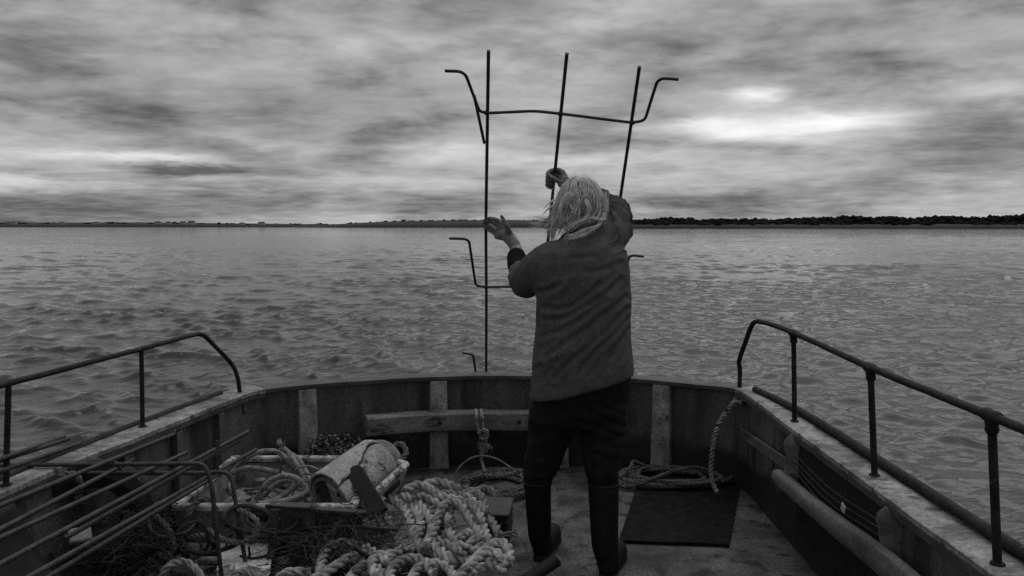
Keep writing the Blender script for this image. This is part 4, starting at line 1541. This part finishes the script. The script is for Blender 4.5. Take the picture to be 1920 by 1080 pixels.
# ------------------------------------------------------------------ tyre leaning inside the port bulwark
ty = thing('tyre', 'old worn tyre leaning inside the port bulwark under the rebar', 'tyre', (-1.45, 2.9, 0))
tc_ = at(165, 985, 2.98)
Rt = .255
an = rotz(.50) @ rotx(-.18)
prof = [(.145, -.05), (.19, -.075), (.235, -.072), (.252, -.055), (.255, 0), (.252, .055), (.235, .072), (.19, .075), (.145, .05), (.150, .03), (.20, .055), (.225, 0), (.20, -.055), (.150, -.03)]
nseg = 72
R = []
for k in range(nseg):
    a = 2 * math.pi * k / nseg
    ring = []
    for j, (r_, w_) in enumerate(prof):
        rr = r_ - (.008 if (k % 3 == 0 and 3 <= j <= 5) else 0)
        ring.append(np.array([rr * math.cos(a), w_, rr * math.sin(a)]) @ an.T + tc_)
    R.append(ring)
mb = MB(); mb.rings(np.array(R), closed=True)
mb.build('tread', M_tyre, ty, smooth=False)
mb = MB()
P = catmull([at(110, 895, 2.8), at(128, 888, 2.8), at(144, 893, 2.8), at(150, 912, 2.82), at(146, 935, 2.85)], .01)
rope_mesh(mb, P, .012, step=.007, sides=8)
mb.build('lashing', M_rope2, ty, fix=False)
# crumpled black sheet, added to darken the lit port plating under the rods
V = []
nx, ny = 46, 30
for j in range(ny + 1):
    for i in range(nx + 1):
        u, w = i / nx, j / ny
        y = 1.35 + 1.45 * u
        wall = np.interp(y, [1.3, 2.2, 3.0], [-1.83, -1.74, -1.63]) + .03
        prof_x = w ** 1.3 * .55
        zz = (.47 + .05 * math.sin(u * 9)) * (1 - w) ** 1.6 * (1.0 if u < .85 else (1 - u) / .15) + .02
        q = np.array([[u * 6, w * 4, 2.0]])
        nn = float(fbm(q, 4, 61)[0])
        V.append((wall + prof_x + .07 * nn * min(1, w * 4), y + .05 * float(fbm(q + 5, 3, 62)[0]), max(.012, zz + .10 * nn * min(1, w * 4))))
fs = [(j * (nx + 1) + i, j * (nx + 1) + i + 1, (j + 1) * (nx + 1) + i + 1, (j + 1) * (nx + 1) + i) for j in range(ny) for i in range(nx)]
to_ = mesh('darkening_sheet', V, fs, M_black)
md = to_.modifiers.new('thickness', 'SOLIDIFY'); md.thickness = .004
tag(to_, 'crumpled black sheet added to darken the port bulwark under the rebar', 'darkening_sheet')
# dark boards on the deck in the shadow under the stack
for k, (lb, p, sz, a) in enumerate((('grey board lying tilted below the stacked rebar', at(150, 1003, 2.62), (.07, .07, .015), .6),
                                     ('dark plank along the foot of the port bulwark', (-1.52, 2.6, .03), (.14, 1.3, .05), .1))):
    mb = MB(); mb.box(p, sz, rotz(a) @ rotx(.35 if k == 0 else 0), .004)
    tag(mb.build('loose_board', M_dirty if k == 0 else M_steel), lb, 'board')

# ------------------------------------------------------------------ the person
def remesh(mb, voxel, smooth_it, name, sfac=.5):
    me = bpy.data.meshes.new('tmp')
    me.from_pydata(mb.verts().tolist(), [], mb.f)
    bm = bmesh.new(); bm.from_mesh(me); bmesh.ops.recalc_face_normals(bm, faces=bm.faces); bm.to_mesh(me); bm.free()
    o = bpy.data.objects.new('tmp', me)
    C.objects.link(o)
    m = o.modifiers.new('r', 'REMESH'); m.mode = 'VOXEL'; m.voxel_size = voxel
    s = o.modifiers.new('s', 'SMOOTH'); s.factor = sfac; s.iterations = smooth_it
    bpy.context.view_layer.update()
    dg = bpy.context.evaluated_depsgraph_get()
    r = bpy.data.meshes.new_from_object(o.evaluated_get(dg))
    V = np.empty(len(r.vertices) * 3); r.vertices.foreach_get('co', V)
    N = np.empty(len(r.vertices) * 3); r.vertices.foreach_get('normal', N)
    fs = [tuple(p.vertices) for p in r.polygons]
    bpy.data.objects.remove(o)
    bpy.data.meshes.remove(me); bpy.data.meshes.remove(r)
    return V.reshape(-1, 3), N.reshape(-1, 3), fs


def limb(mb, pts, rad, sides=18, step=.012):
    P = catmull(pts, step)
    d = np.r_[0, np.cumsum(np.linalg.norm(np.diff(np.asarray(pts), axis=0), axis=1))]
    s = np.linspace(0, d[-1], len(P))
    r = np.interp(s, d, rad)
    mb.tube(P, r, sides)
    mb.sphere(P[0], r[0] * .995, sides)
    mb.sphere(P[-1], r[-1] * .995, sides)


PY = 3.33
person = thing('person', 'person seen from behind in dark fleece and black trousers, long grey hair blowing, holding rebar', 'person', (.26, 3.32, 0))
# joints
headc = at(1087, 391, 3.40)
neck = at(1086, 455, 3.36)
Lsh, Lel, Lwr = at(1020, 492, 3.35), at(982, 528, 3.44), at(969, 470, 3.80)
Rsh, Rel, Rwr = at(1146, 450, 3.34), at(1153, 396, 3.60), at(1066, 352, 3.76)
rodL = lambda py: on_frame(np.interp(py, [95, 420, 560], [916, 911, 912]), py)
rodM = lambda py: on_frame(np.interp(py, [100, 455], [1063, 1027]), py)
fist = rodM(337)
rodd = rodM(300) - rodM(380); rodd /= np.linalg.norm(rodd)

body = MB()
# head with face
body.sphere(headc, (.078, .096, .112), 28)
body.sphere(headc + (0, .045, -.065), (.060, .062, .065), 20)            # jaw
body.sphere(headc + (0, .108, -.025), (.012, .020, .024), 12)            # nose
body.sphere(headc + (0, .100, -.072), (.028, .014, .008), 12)            # mouth
for s in (-1, 1):
    body.sphere(headc + (s * .034, .088, .006), (.016, .014, .010), 12)  # eyes
    body.sphere(headc + (s * .084, .005, -.012), (.012, .022, .034), 14) # ears
limb(body, [headc + (0, -.01, -.07), neck + (0, 0, -.03)], [.058, .066])
# trunk under the clothing
limb(body, [at(1088, 480, PY), at(1090, 560, PY), at(1090, 640, PY), at(1090, 735, PY)], [.10, .12, .12, .12])
limb(body, [at(1060, 500, PY), Lsh], [.07, .052]); limb(body, [at(1110, 480, PY), Rsh], [.07, .055])
limb(body, [Lsh, Lel], [.050, .042]); limb(body, [Lel, Lel * .35 + Lwr * .65, Lwr], [.041, .036, .0295])
limb(body, [Rsh, Rel], [.052, .044]); limb(body, [Rel, Rel * .4 + Rwr * .6, Rwr], [.043, .037, .030])
limb(body, [at(1050, 740, PY), at(1024, 850, PY), at(1008, 900, 3.35), at(1012, 1003, 3.39)], [.085, .06, .042, .034])
limb(body, [at(1130, 740, PY), at(1130, 850, 3.3), at(1131, 900, 3.27), at(1134, 1020, 3.22)], [.085, .06, .042, .034])
# left hand, open, fingertips on the rod
K = at(938, 428, 3.90)
limb(body, [Lwr, at(962, 455, 3.83), at(950, 440, 3.87)], [.0275, .030, .033], 16)
palm_u = at(944, 420, 3.88); palm_d = at(932, 443, 3.91)
for u in np.linspace(0, 1, 4):
    limb(body, [at(956, 446, 3.85), palm_u * (1 - u) + palm_d * u], [.021, .0155], 12)
body.sphere((palm_u + palm_d) / 2 * .6 + at(956, 446, 3.85) * .4, (.030, .018, .026), 14)
fingers = [[palm_u, at(931, 411.5, 3.90), at(921, 409.5, 3.92), at(913, 409, 3.925)],
           [palm_u * .66 + palm_d * .34, at(926, 417, 3.92), at(915, 414, 3.945), at(908, 413, 3.945)],
           [palm_u * .33 + palm_d * .67, at(924, 427, 3.94), at(914, 421, 3.965), at(907, 418, 3.960)],
           [palm_d, at(924, 436, 3.95), at(916, 431, 3.965), at(911, 426, 3.965)]]
for f_, r_ in zip(fingers, (.0098, .0102, .0098, .0086)):
    limb(body, f_, [r_ * 1.12, r_ * 1.05, r_, r_ * .82], 12, .006)
limb(body, [at(956, 440, 3.84), at(951, 426, 3.82), at(945, 414, 3.82), at(940.5, 406, 3.82)], [.017, .0135, .0115, .0090], 12, .006)
# right hand, closed on the middle rod
X_ = np.array([1.0, 0, 0]) - rodd * rodd[0]; X_ /= np.linalg.norm(X_)
Y_ = np.cross(rodd, X_)
if Y_[1] < 0: Y_ = -Y_
fp = lambda x, y, h: fist + X_ * x + Y_ * y + rodd * h
limb(body, [Rwr, fp(.062, -.010, -.030), fp(.042, -.004, -.012)], [.028, .029, .028], 16)
for h in (-.034, -.012, .010, .030):
    limb(body, [fp(.050, -.012, h * .7 - .008), fp(.038, .020, h)], [.020, .0145], 12)
for h, r_ in ((.034, .0096), (.0115, .0102), (-.0115, .0098), (-.0335, .0086)):
    limb(body, [fp(.036, .022, h), fp(.014, .034, h), fp(-.016, .026, h), fp(-.032, .004, h), fp(-.022, -.016, h), fp(-.004, -.022, h)], [r_ * 1.15, r_ * 1.1, r_ * 1.05, r_ * 1.08, r_, r_ * .85], 12, .006)
limb(body, [fp(.052, -.022, -.022), fp(.034, -.034, .006), fp(.010, -.034, .026), fp(-.012, -.028, .036)], [.0165, .0135, .0118, .0092], 12, .006)
V, N, fs = remesh(body, .0048, 1, 'body')
V += N * (.0012 * fbm(V * 90, 2, 4))[:, None]
mesh('body', V, fs, M_skin, person)

# fleece jacket
jk = MB()
rings_ = [(1050, 446, 1124, 440, .072), (1030, 458, 1146, 446, .095), (1006, 474, 1168, 458, .122), (999, 496, 1177, 480, .138), (1000, 525, 1180, 512, .146), (1005, 565, 1180, 552, .148),
          (1003, 610, 1180, 594, .150), (1000, 660, 1181, 636, .153), (996, 705, 1184, 668, .156), (993, 740, 1187, 692, .158), (993.5, 749, 1187, 698, .155)]
R = []
for lx, ly, rx, ry, dep in rings_:
    a, b = at(lx, ly, PY), at(rx, ry, PY)
    c = (a + b) / 2; h = (b - a) / 2
    ring = []
    for t in np.arange(48) * 2 * math.pi / 48:
        ct, st = math.cos(t), math.sin(t)
        e = 2 / 2.35
        ring.append(c + h * math.copysign(abs(ct) ** e, ct) + np.array([0, dep, 0]) * math.copysign(abs(st) ** e, st))
    R.append(ring)
R = np.array(R)
# denser rings
Rd = []
for k in range(len(R) - 1):
    for u in np.linspace(0, 1, 5)[:-1]:
        Rd.append(R[k] * (1 - u) + R[k + 1] * u)
Rd.append(R[-1])
jk.rings(np.array(Rd))
limb(jk, [at(1040, 486, PY), at(1020, 496, PY), at(1000, 515, 3.37), at(987, 528, 3.42)], [.080, .078, .078, .073], 24)
limb(jk, [at(987, 528, 3.42), at(981, 520, 3.48), at(977, 512, 3.53)], [.073, .068, .056], 24)
limb(jk, [at(1120, 470, PY), at(1144, 448, 3.35), at(1152, 420, 3.44), at(1153, 398, 3.57)], [.085, .078, .073, .066], 24)
limb(jk, [at(1153, 398, 3.57), at(1120, 376, 3.66), at(1082, 358, 3.74)], [.062, .055, .045], 24)
jk.sphere(at(1086, 450, 3.37), (.085, .09, .05), 20)
V, N, fs = remesh(jk, .0075, 6, 'jacket')
# folds: long diagonal drags across the back, tight rings at the raised shoulder
cen = at(1090, 590, PY)
dx, dz = V[:, 0] - cen[0], V[:, 2] - cen[2]
ang = math.radians(37)
u_ = dx * math.cos(ang) + dz * math.sin(ang)
v_ = -dx * math.sin(ang) + dz * math.cos(ang)
q1 = fbm(np.stack([u_ * 1.6 + .5, v_ * 7.5, V[:, 1] * 1.2], 1), 2, 21)
q2 = fbm(np.stack([u_ * 2.6, v_ * 15 + 2 * q1, V[:, 1] * 1.5], 1), 2, 33)
ridge = 1 - 3.2 * np.abs(q1)
ridge2 = 1 - 3.2 * np.abs(q2)
mask = np.clip((at(1090, 470, PY)[2] - V[:, 2]) / .14, .15, 1)
sil = 1 - .75 * np.clip(np.abs(N[:, 0]), 0, 1) ** 2
disp = ((ridge - .45) * .024 + (ridge2 - .5) * .005) * mask * sil
vc = V - CAM
dd = vc @ FW
qx, qy = 960 + F * vc[:, 0] / dd, 540 - F * (vc @ UP) / dd
creases = [([(250, 385), (330, 372), (400, 335)], 1.2), ([(280, 490), (420, 500), (540, 440), (660, 330)], 1.0), ([(290, 575), (430, 560), (560, 480), (700, 400), (800, 300)], 1.0),
           ([(260, 690), (400, 645), (540, 560), (700, 440)], .8), ([(300, 830), (420, 740), (560, 640), (700, 530), (830, 420)], 1.1), ([(360, 970), (470, 850), (600, 740), (740, 620), (840, 500)], 1.1),
           ([(520, 940), (620, 800), (740, 680), (840, 560)], .9), ([(690, 920), (760, 780), (850, 640)], .8), ([(230, 910), (330, 845)], .7), ([(560, 250), (680, 240), (800, 190)], .6), ([(470, 160), (620, 150)], .5)]
backm = np.clip((PY + .02 - V[:, 1]) / .08, 0, 1)
for pts, wgt in creases:
    P2 = catmull([(940 + x / 3.6, 440 + y / 3.6, 0) for x, y in pts], 2.0)[:, :2]
    dmin = np.full(len(V), 1e9)
    for p0, p1 in zip(P2[:-1], P2[1:]):
        e = p1 - p0
        t = np.clip(((qx - p0[0]) * e[0] + (qy - p0[1]) * e[1]) / (e @ e + 1e-9), 0, 1)
        dmin = np.minimum(dmin, np.hypot(qx - p0[0] - t * e[0], qy - p0[1] - t * e[1]))
    disp = disp + backm * wgt * (-.0058 * np.exp(-(dmin / 4.8) ** 2) + .004 * np.exp(-((dmin - 9) / 5.5) ** 2))
fine = fbm(np.stack([u_ * 9, v_ * 26, V[:, 1] * 9], 1), 3, 9) * .005
shp = at(1118, 440, 3.40)
ds = np.linalg.norm((V - shp) * (1, .6, 1), axis=1)
rm = np.clip((V[:, 0] - at(1128, 440, 3.4)[0]) / .03, 0, 1) * np.clip((V[:, 2] - at(1150, 480, 3.34)[2]) / .05, 0, 1)
dsw = ds + .02 * fbm(V * 12, 2, 3)
disp = disp * (1 - rm) + rm * (.0120 * (1 - 2 * np.abs(np.sin(dsw / .036 * math.pi)) ** .7))
lm = np.clip((at(1006, 540, 3.4)[0] - V[:, 0]) / .03, 0, 1)
dl = np.linalg.norm(V - at(990, 470, 3.5), axis=1)
disp = disp * (1 - lm) + lm * (.006 * np.sin(dl / .034 * 6.28 + 3 * fbm(V * 9, 2, 6)) * np.clip((V[:, 2] - .95), 0, 1))
V = V + N * (disp + fine)[:, None]
mesh('jacket', V, fs, M_jacket, person)
# dark knitted cuff at the left wrist, folded back
mb = MB()
P = catmull([at(975, 512, 3.53), at(970, 496, 3.62), at(968, 479, 3.70)], .008)
rr = .046 + .0025 * np.sin(np.arange(len(P)) * 1.9) - np.linspace(0, .004, len(P))
mb.tube(P, rr, 20)
mb.build('cuff', M_cuff, person)
mb = MB()
P = catmull([at(1084, 360, 3.735), at(1072, 354, 3.755)], .006)
mb.tube(P, .037, 18)
mb.build('cuff', M_cuff, person)

# trousers
tr = MB()
limb(tr, [at(1050, 742, PY), at(1036, 790, PY), at(1022, 850, 3.34), at(1011, 884, 3.35), at(1010, 900, 3.35)], [.118, .104, .084, .074, .066], 26)
limb(tr, [at(1128, 735, PY), at(1131, 790, 3.32), at(1128, 850, 3.29), at(1129, 886, 3.27), at(1131, 902, 3.27)], [.118, .106, .091, .074, .064], 26)
R = []
for lx, ly, rx, ry, dep in ((995, 715, 1183, 680, .13), (994, 740, 1184, 715, .142), (996, 775, 1180, 760, .14), (1010, 800, 1168, 795, .12)):
    a, b = at(lx, ly, PY), at(rx, ry, PY)
    c = (a + b) / 2; h = (b - a) / 2
    R.append([c + h * math.cos(t) + np.array([0, dep * math.sin(t), 0]) for t in np.arange(36) * 2 * math.pi / 36])
tr.rings(np.array(R))
V, N, fs = remesh(tr, .008, 5, 'trousers')
V += N * (fbm(V * (7, 7, 14), 4, 3) * .034 - .006 * np.exp(-(np.sin(V[:, 2] * 62 + V[:, 0] * 25 + 3 * fbm(V * 6, 2, 8)) / .35) ** 2) * np.clip(fbm(V * 5, 2, 12) * 4 + .4, 0, 1))[:, None]
mesh('trousers', V, fs, M_trouser, person)


def boot(top, ankle, heel, toe_dir, rtop):
    b = MB()
    t2 = np.r_[np.array(toe_dir) / np.linalg.norm(toe_dir), 0]
    limb(b, [top, (top + ankle) / 2, ankle], [rtop, rtop * .93, rtop * .84], 22)
    h = np.array(heel)
    limb(b, [ankle, h + (0, 0, .055) + t2 * .01], [rtop * .84, .048], 20)
    limb(b, [h + (0, 0, .045), h + t2 * .10 + (0, 0, .048), h + t2 * .17 + (0, 0, .045), h + t2 * .215 + (0, 0, .040)], [.043, .047, .050, .038], 20)
    V, N, fs = remesh(b, .007, 5, 'boot')
    V[:, 2] = np.maximum(V[:, 2], .012)
    V += N * (.004 * fbm(V * (10, 10, 26), 3, 7) * np.clip(V[:, 2] / .1, 0, 1))[:, None]
    o = mesh('boot', V, fs, M_boot, person)
    s = MB()
    s.tube([top + np.array([rtop * 1.02 * math.cos(a), rtop * 1.02 * math.sin(a), -.012]) for a in np.linspace(0, 2 * math.pi, 30)], .0035, 8)
    s.build('boot_top', M_black, o)
    s = MB()
    n2 = np.array([t2[1], -t2[0], 0])
    outl = []
    for u, w in ((-.052, .0), (-.045, .026), (-.01, .036), (.06, .034), (.12, .042), (.19, .046), (.235, .034), (.258, .0), (.235, -.034), (.19, -.046), (.12, -.042), (.06, -.034), (-.01, -.036), (-.045, -.026)):
        outl.append(h * (1, 1, 0) + t2 * u + n2 * w)
    outl = np.array(outl)
    s.rings(np.array([outl + (0, 0, .001), outl + (0, 0, .022)]))
    s.build('sole', M_black, o)


boot(at(1007, 898, 3.35), at(1012, 1003, 3.39), onz(1016, 1046, 0) * (1, 1, 0), (.28, .96), .060)
boot(at(1131, 900, 3.27), at(1134, 1020, 3.22), onz(1140, 1082, 0) * (1, 1, 0), (.32, .95), .066)

# hair
def build_hair():
    g = np.random.default_rng(3)
    mb = MB()
    HR = np.array([.080, .098, .114])
    tilt = rotx(-.15)

    def surf(a, t, lift):
        p = np.array([math.sin(a) * math.sin(t), -math.cos(a) * math.sin(t), math.cos(t)])
        return headc + (tilt @ (p * (HR + lift)))
    verts, faces = [], []
    n0 = 0

    def strand(P, w):
        nonlocal n0
        P = np.asarray(P)
        T = np.gradient(P, axis=0)
        T /= np.linalg.norm(T, axis=1)[:, None] + 1e-9
        side = np.cross(T, g.normal(0, 1, 3)); side /= np.linalg.norm(side, axis=1)[:, None] + 1e-9
        oth = np.cross(T, side)
        ww = w * np.linspace(1, .35, len(P))[:, None]
        k = len(P)
        V = np.stack([P + side * ww, P - side * ww * .5 + oth * ww * .87, P - side * ww * .5 - oth * ww * .87], 1).reshape(-1, 3)
        verts.append(V)
        for i in range(k - 1):
            for j in range(3):
                j2 = (j + 1) % 3
                faces.append((n0 + i * 3 + j, n0 + i * 3 + j2, n0 + i * 3 + 3 + j2, n0 + i * 3 + 3 + j))
        n0 += len(V)

    def guide():
        a = g.uniform(-2.45, 2.45)
        t0 = abs(g.normal(0, .75)) + .05
        t0 = min(t0, 1.5)
        P = []
        lift = .002 + .016 * g.random() ** 1.8
        da = g.normal(0, .26)
        t = t0
        aa = a
        tend = 1.62 + g.normal(0, .14)
        for i in range(9):
            u = i / 8
            t = t0 + (tend - t0) * u
            aa = a + da * u + .12 * math.sin(u * 3 + a * 3)
            P.append(surf(aa, t, lift + .012 * u))
        P = P
        p = P[-1].copy()
        d = P[-1] - P[-2]; d /= np.linalg.norm(d) + 1e-9
        back = -math.cos(aa)
        wind = np.array([-.95, -.05, -.25]) * (.35 + .9 * g.random())
        length = g.uniform(.02, .085) * (1.35 if aa < 0 else .55)
        nst = 7
        curl = g.normal(0, .6, 3)
        for i in range(nst):
            d = d * .72 + (np.array([0, 0, -.30]) + wind * .32 + curl * .14 * math.sin(i * 1.3))
            d /= np.linalg.norm(d)
            p = p + d * length / nst
            lim = at(1090, 478, 3.18)
            P.append(p.copy())
        return np.array(P)
    def lock(P, r):
        nonlocal n0
        P = resample(np.asarray(P), .008)
        T, N, B = frames(P)
        k = len(P)
        u = np.linspace(0, 1, k)
        rr = r * np.clip(np.minimum(u * 6 + .35, (1 - u) * 2.2 + .12), 0, 1)
        th = np.arange(7) * 2 * math.pi / 7
        ph = g.random() * 6.28
        rad = rr[:, None] * (1 + .22 * np.cos(3 * th[None] + ph + (u * 5)[:, None]))
        V = (P[:, None] + rad[..., None] * (np.cos(th)[None, :, None] * N[:, None] + .6 * np.sin(th)[None, :, None] * B[:, None])).reshape(-1, 3)
        verts.append(V)
        for i in range(k - 1):
            for j in range(7):
                j2 = (j + 1) % 7
                faces.append((n0 + i * 7 + j, n0 + i * 7 + j2, n0 + i * 7 + 7 + j2, n0 + i * 7 + 7 + j))
        n0 += len(V)

    for k in range(300):
        lock(guide(), .0024 + .0026 * g.random())
    for k in range(45):
        G = guide()
        m = g.integers(9, 17)
        spread = .003 + .006 * g.random()
        for c in range(m):
            o = g.normal(0, spread, 3)
            con = np.linspace(1, .35 + .9 * g.random(), len(G))[:, None]
            j = np.cumsum(g.normal(0, .0011, (len(G), 3)), 0)
            e = len(G) - g.integers(0, 4)
            strand((G + o * con + j)[:e], .0008 + .0006 * g.random())
    # locks swept across the nape by the wind, and flying hairs
    swept = [
        [(1133, 400, 3.30), (1128, 412, 3.26), (1105, 408, 3.25), (1080, 416, 3.24), (1062, 428, 3.25), (1050, 440, 3.27)],
        [(1130, 408, 3.28), (1122, 425, 3.24), (1100, 432, 3.22), (1082, 441, 3.21), (1066, 446, 3.21), (1062, 456, 3.20)],
        [(1126, 420, 3.27), (1112, 432, 3.22), (1096, 441, 3.20), (1078, 446, 3.20), (1062, 443, 3.2)],
        [(1120, 412, 3.27), (1100, 415, 3.25), (1078, 425, 3.25), (1064, 436, 3.26)],
        [(1045, 380, 3.36), (1036, 398, 3.36), (1028, 412, 3.37), (1012, 420, 3.38), (994, 419, 3.39)],
        [(1046, 390, 3.36), (1034, 410, 3.36), (1022, 414, 3.38), (1006, 410, 3.40)],
        [(1050, 400, 3.33), (1040, 425, 3.32), (1036, 440, 3.33), (1033, 455, 3.35)],
        [(1048, 372, 3.35), (1038, 395, 3.34), (1036, 425, 3.34), (1036, 450, 3.36)],
        [(1136, 360, 3.36), (1138, 385, 3.33), (1134, 410, 3.31), (1124, 424, 3.30)],
        [(1092, 346, 3.27), (1082, 352, 3.26), (1084, 364, 3.25), (1094, 370, 3.26)],
        [(1070, 360, 3.28), (1058, 372, 3.28), (1050, 395, 3.28), (1050, 420, 3.29)],
        [(1110, 350, 3.28), (1122, 372, 3.28), (1124, 398, 3.28), (1112, 415, 3.27)],
        [(1098, 375, 3.25), (1104, 395, 3.24), (1096, 412, 3.24), (1078, 420, 3.24)]]
    for k, lk in enumerate(swept):
        P = catmull([at(*q) for q in lk], .010)
        for c in range(4 if k not in (9,) else 1):
            o = g.normal(0, .006, 3)
            lock(P + o * np.linspace(.6, 1.2, len(P))[:, None], .0030 if k != 9 else .0016)
        for c in range((26 if k in (4, 5, 6, 7) else 12) if k not in (9,) else 3):
            o = g.normal(0, .0065, 3)
            con = np.linspace(.7, 1.2, len(P))[:, None] * (1 - .5 * np.sin(np.linspace(0, 3.1, len(P))))[:, None]
            j = np.cumsum(g.normal(0, .0009, (len(P), 3)), 0)
            e = len(P) - g.integers(0, max(1, len(P) // 3))
            strand((P + o * con + j)[:e], .0007)
    for k in range(150):       # stray hairs standing off the head
        a, t = g.uniform(-2.6, 2.6), g.uniform(.1, 1.6)
        p0 = surf(a, t, .012)
        n = p0 - headc; n /= np.linalg.norm(n)
        d = n * .7 + np.array([-.4, 0, .1]) + g.normal(0, .5, 3)
        p1 = p0 + d * .018
        p2 = p1 + (d * .5 + np.array([-.7, 0, -.2]) + g.normal(0, .3, 3)) * .022
        p3 = p2 + (np.array([-.7, 0, -.6]) + g.normal(0, .4, 3)) * .018
        strand(catmull([p0, p1, p2, p3], .006), .0004)
    mesh('hair', np.vstack(verts), faces, M_hair, person, fix=False)


build_hair()
# close cap of hair at the scalp
mb = MB()
mb.sphere((0, 0, 0), (.081, .098, .115), 36)
V = mb.verts() @ rotx(-.15).T
keep = []
ok = (V[:, 1] < .045) | (V[:, 2] > .055)
fs = [f for f in mb.f if all(ok[i] for i in f)]
Vn = V + headc
mesh('hair_cap', Vn, fs, M_scalp, person)
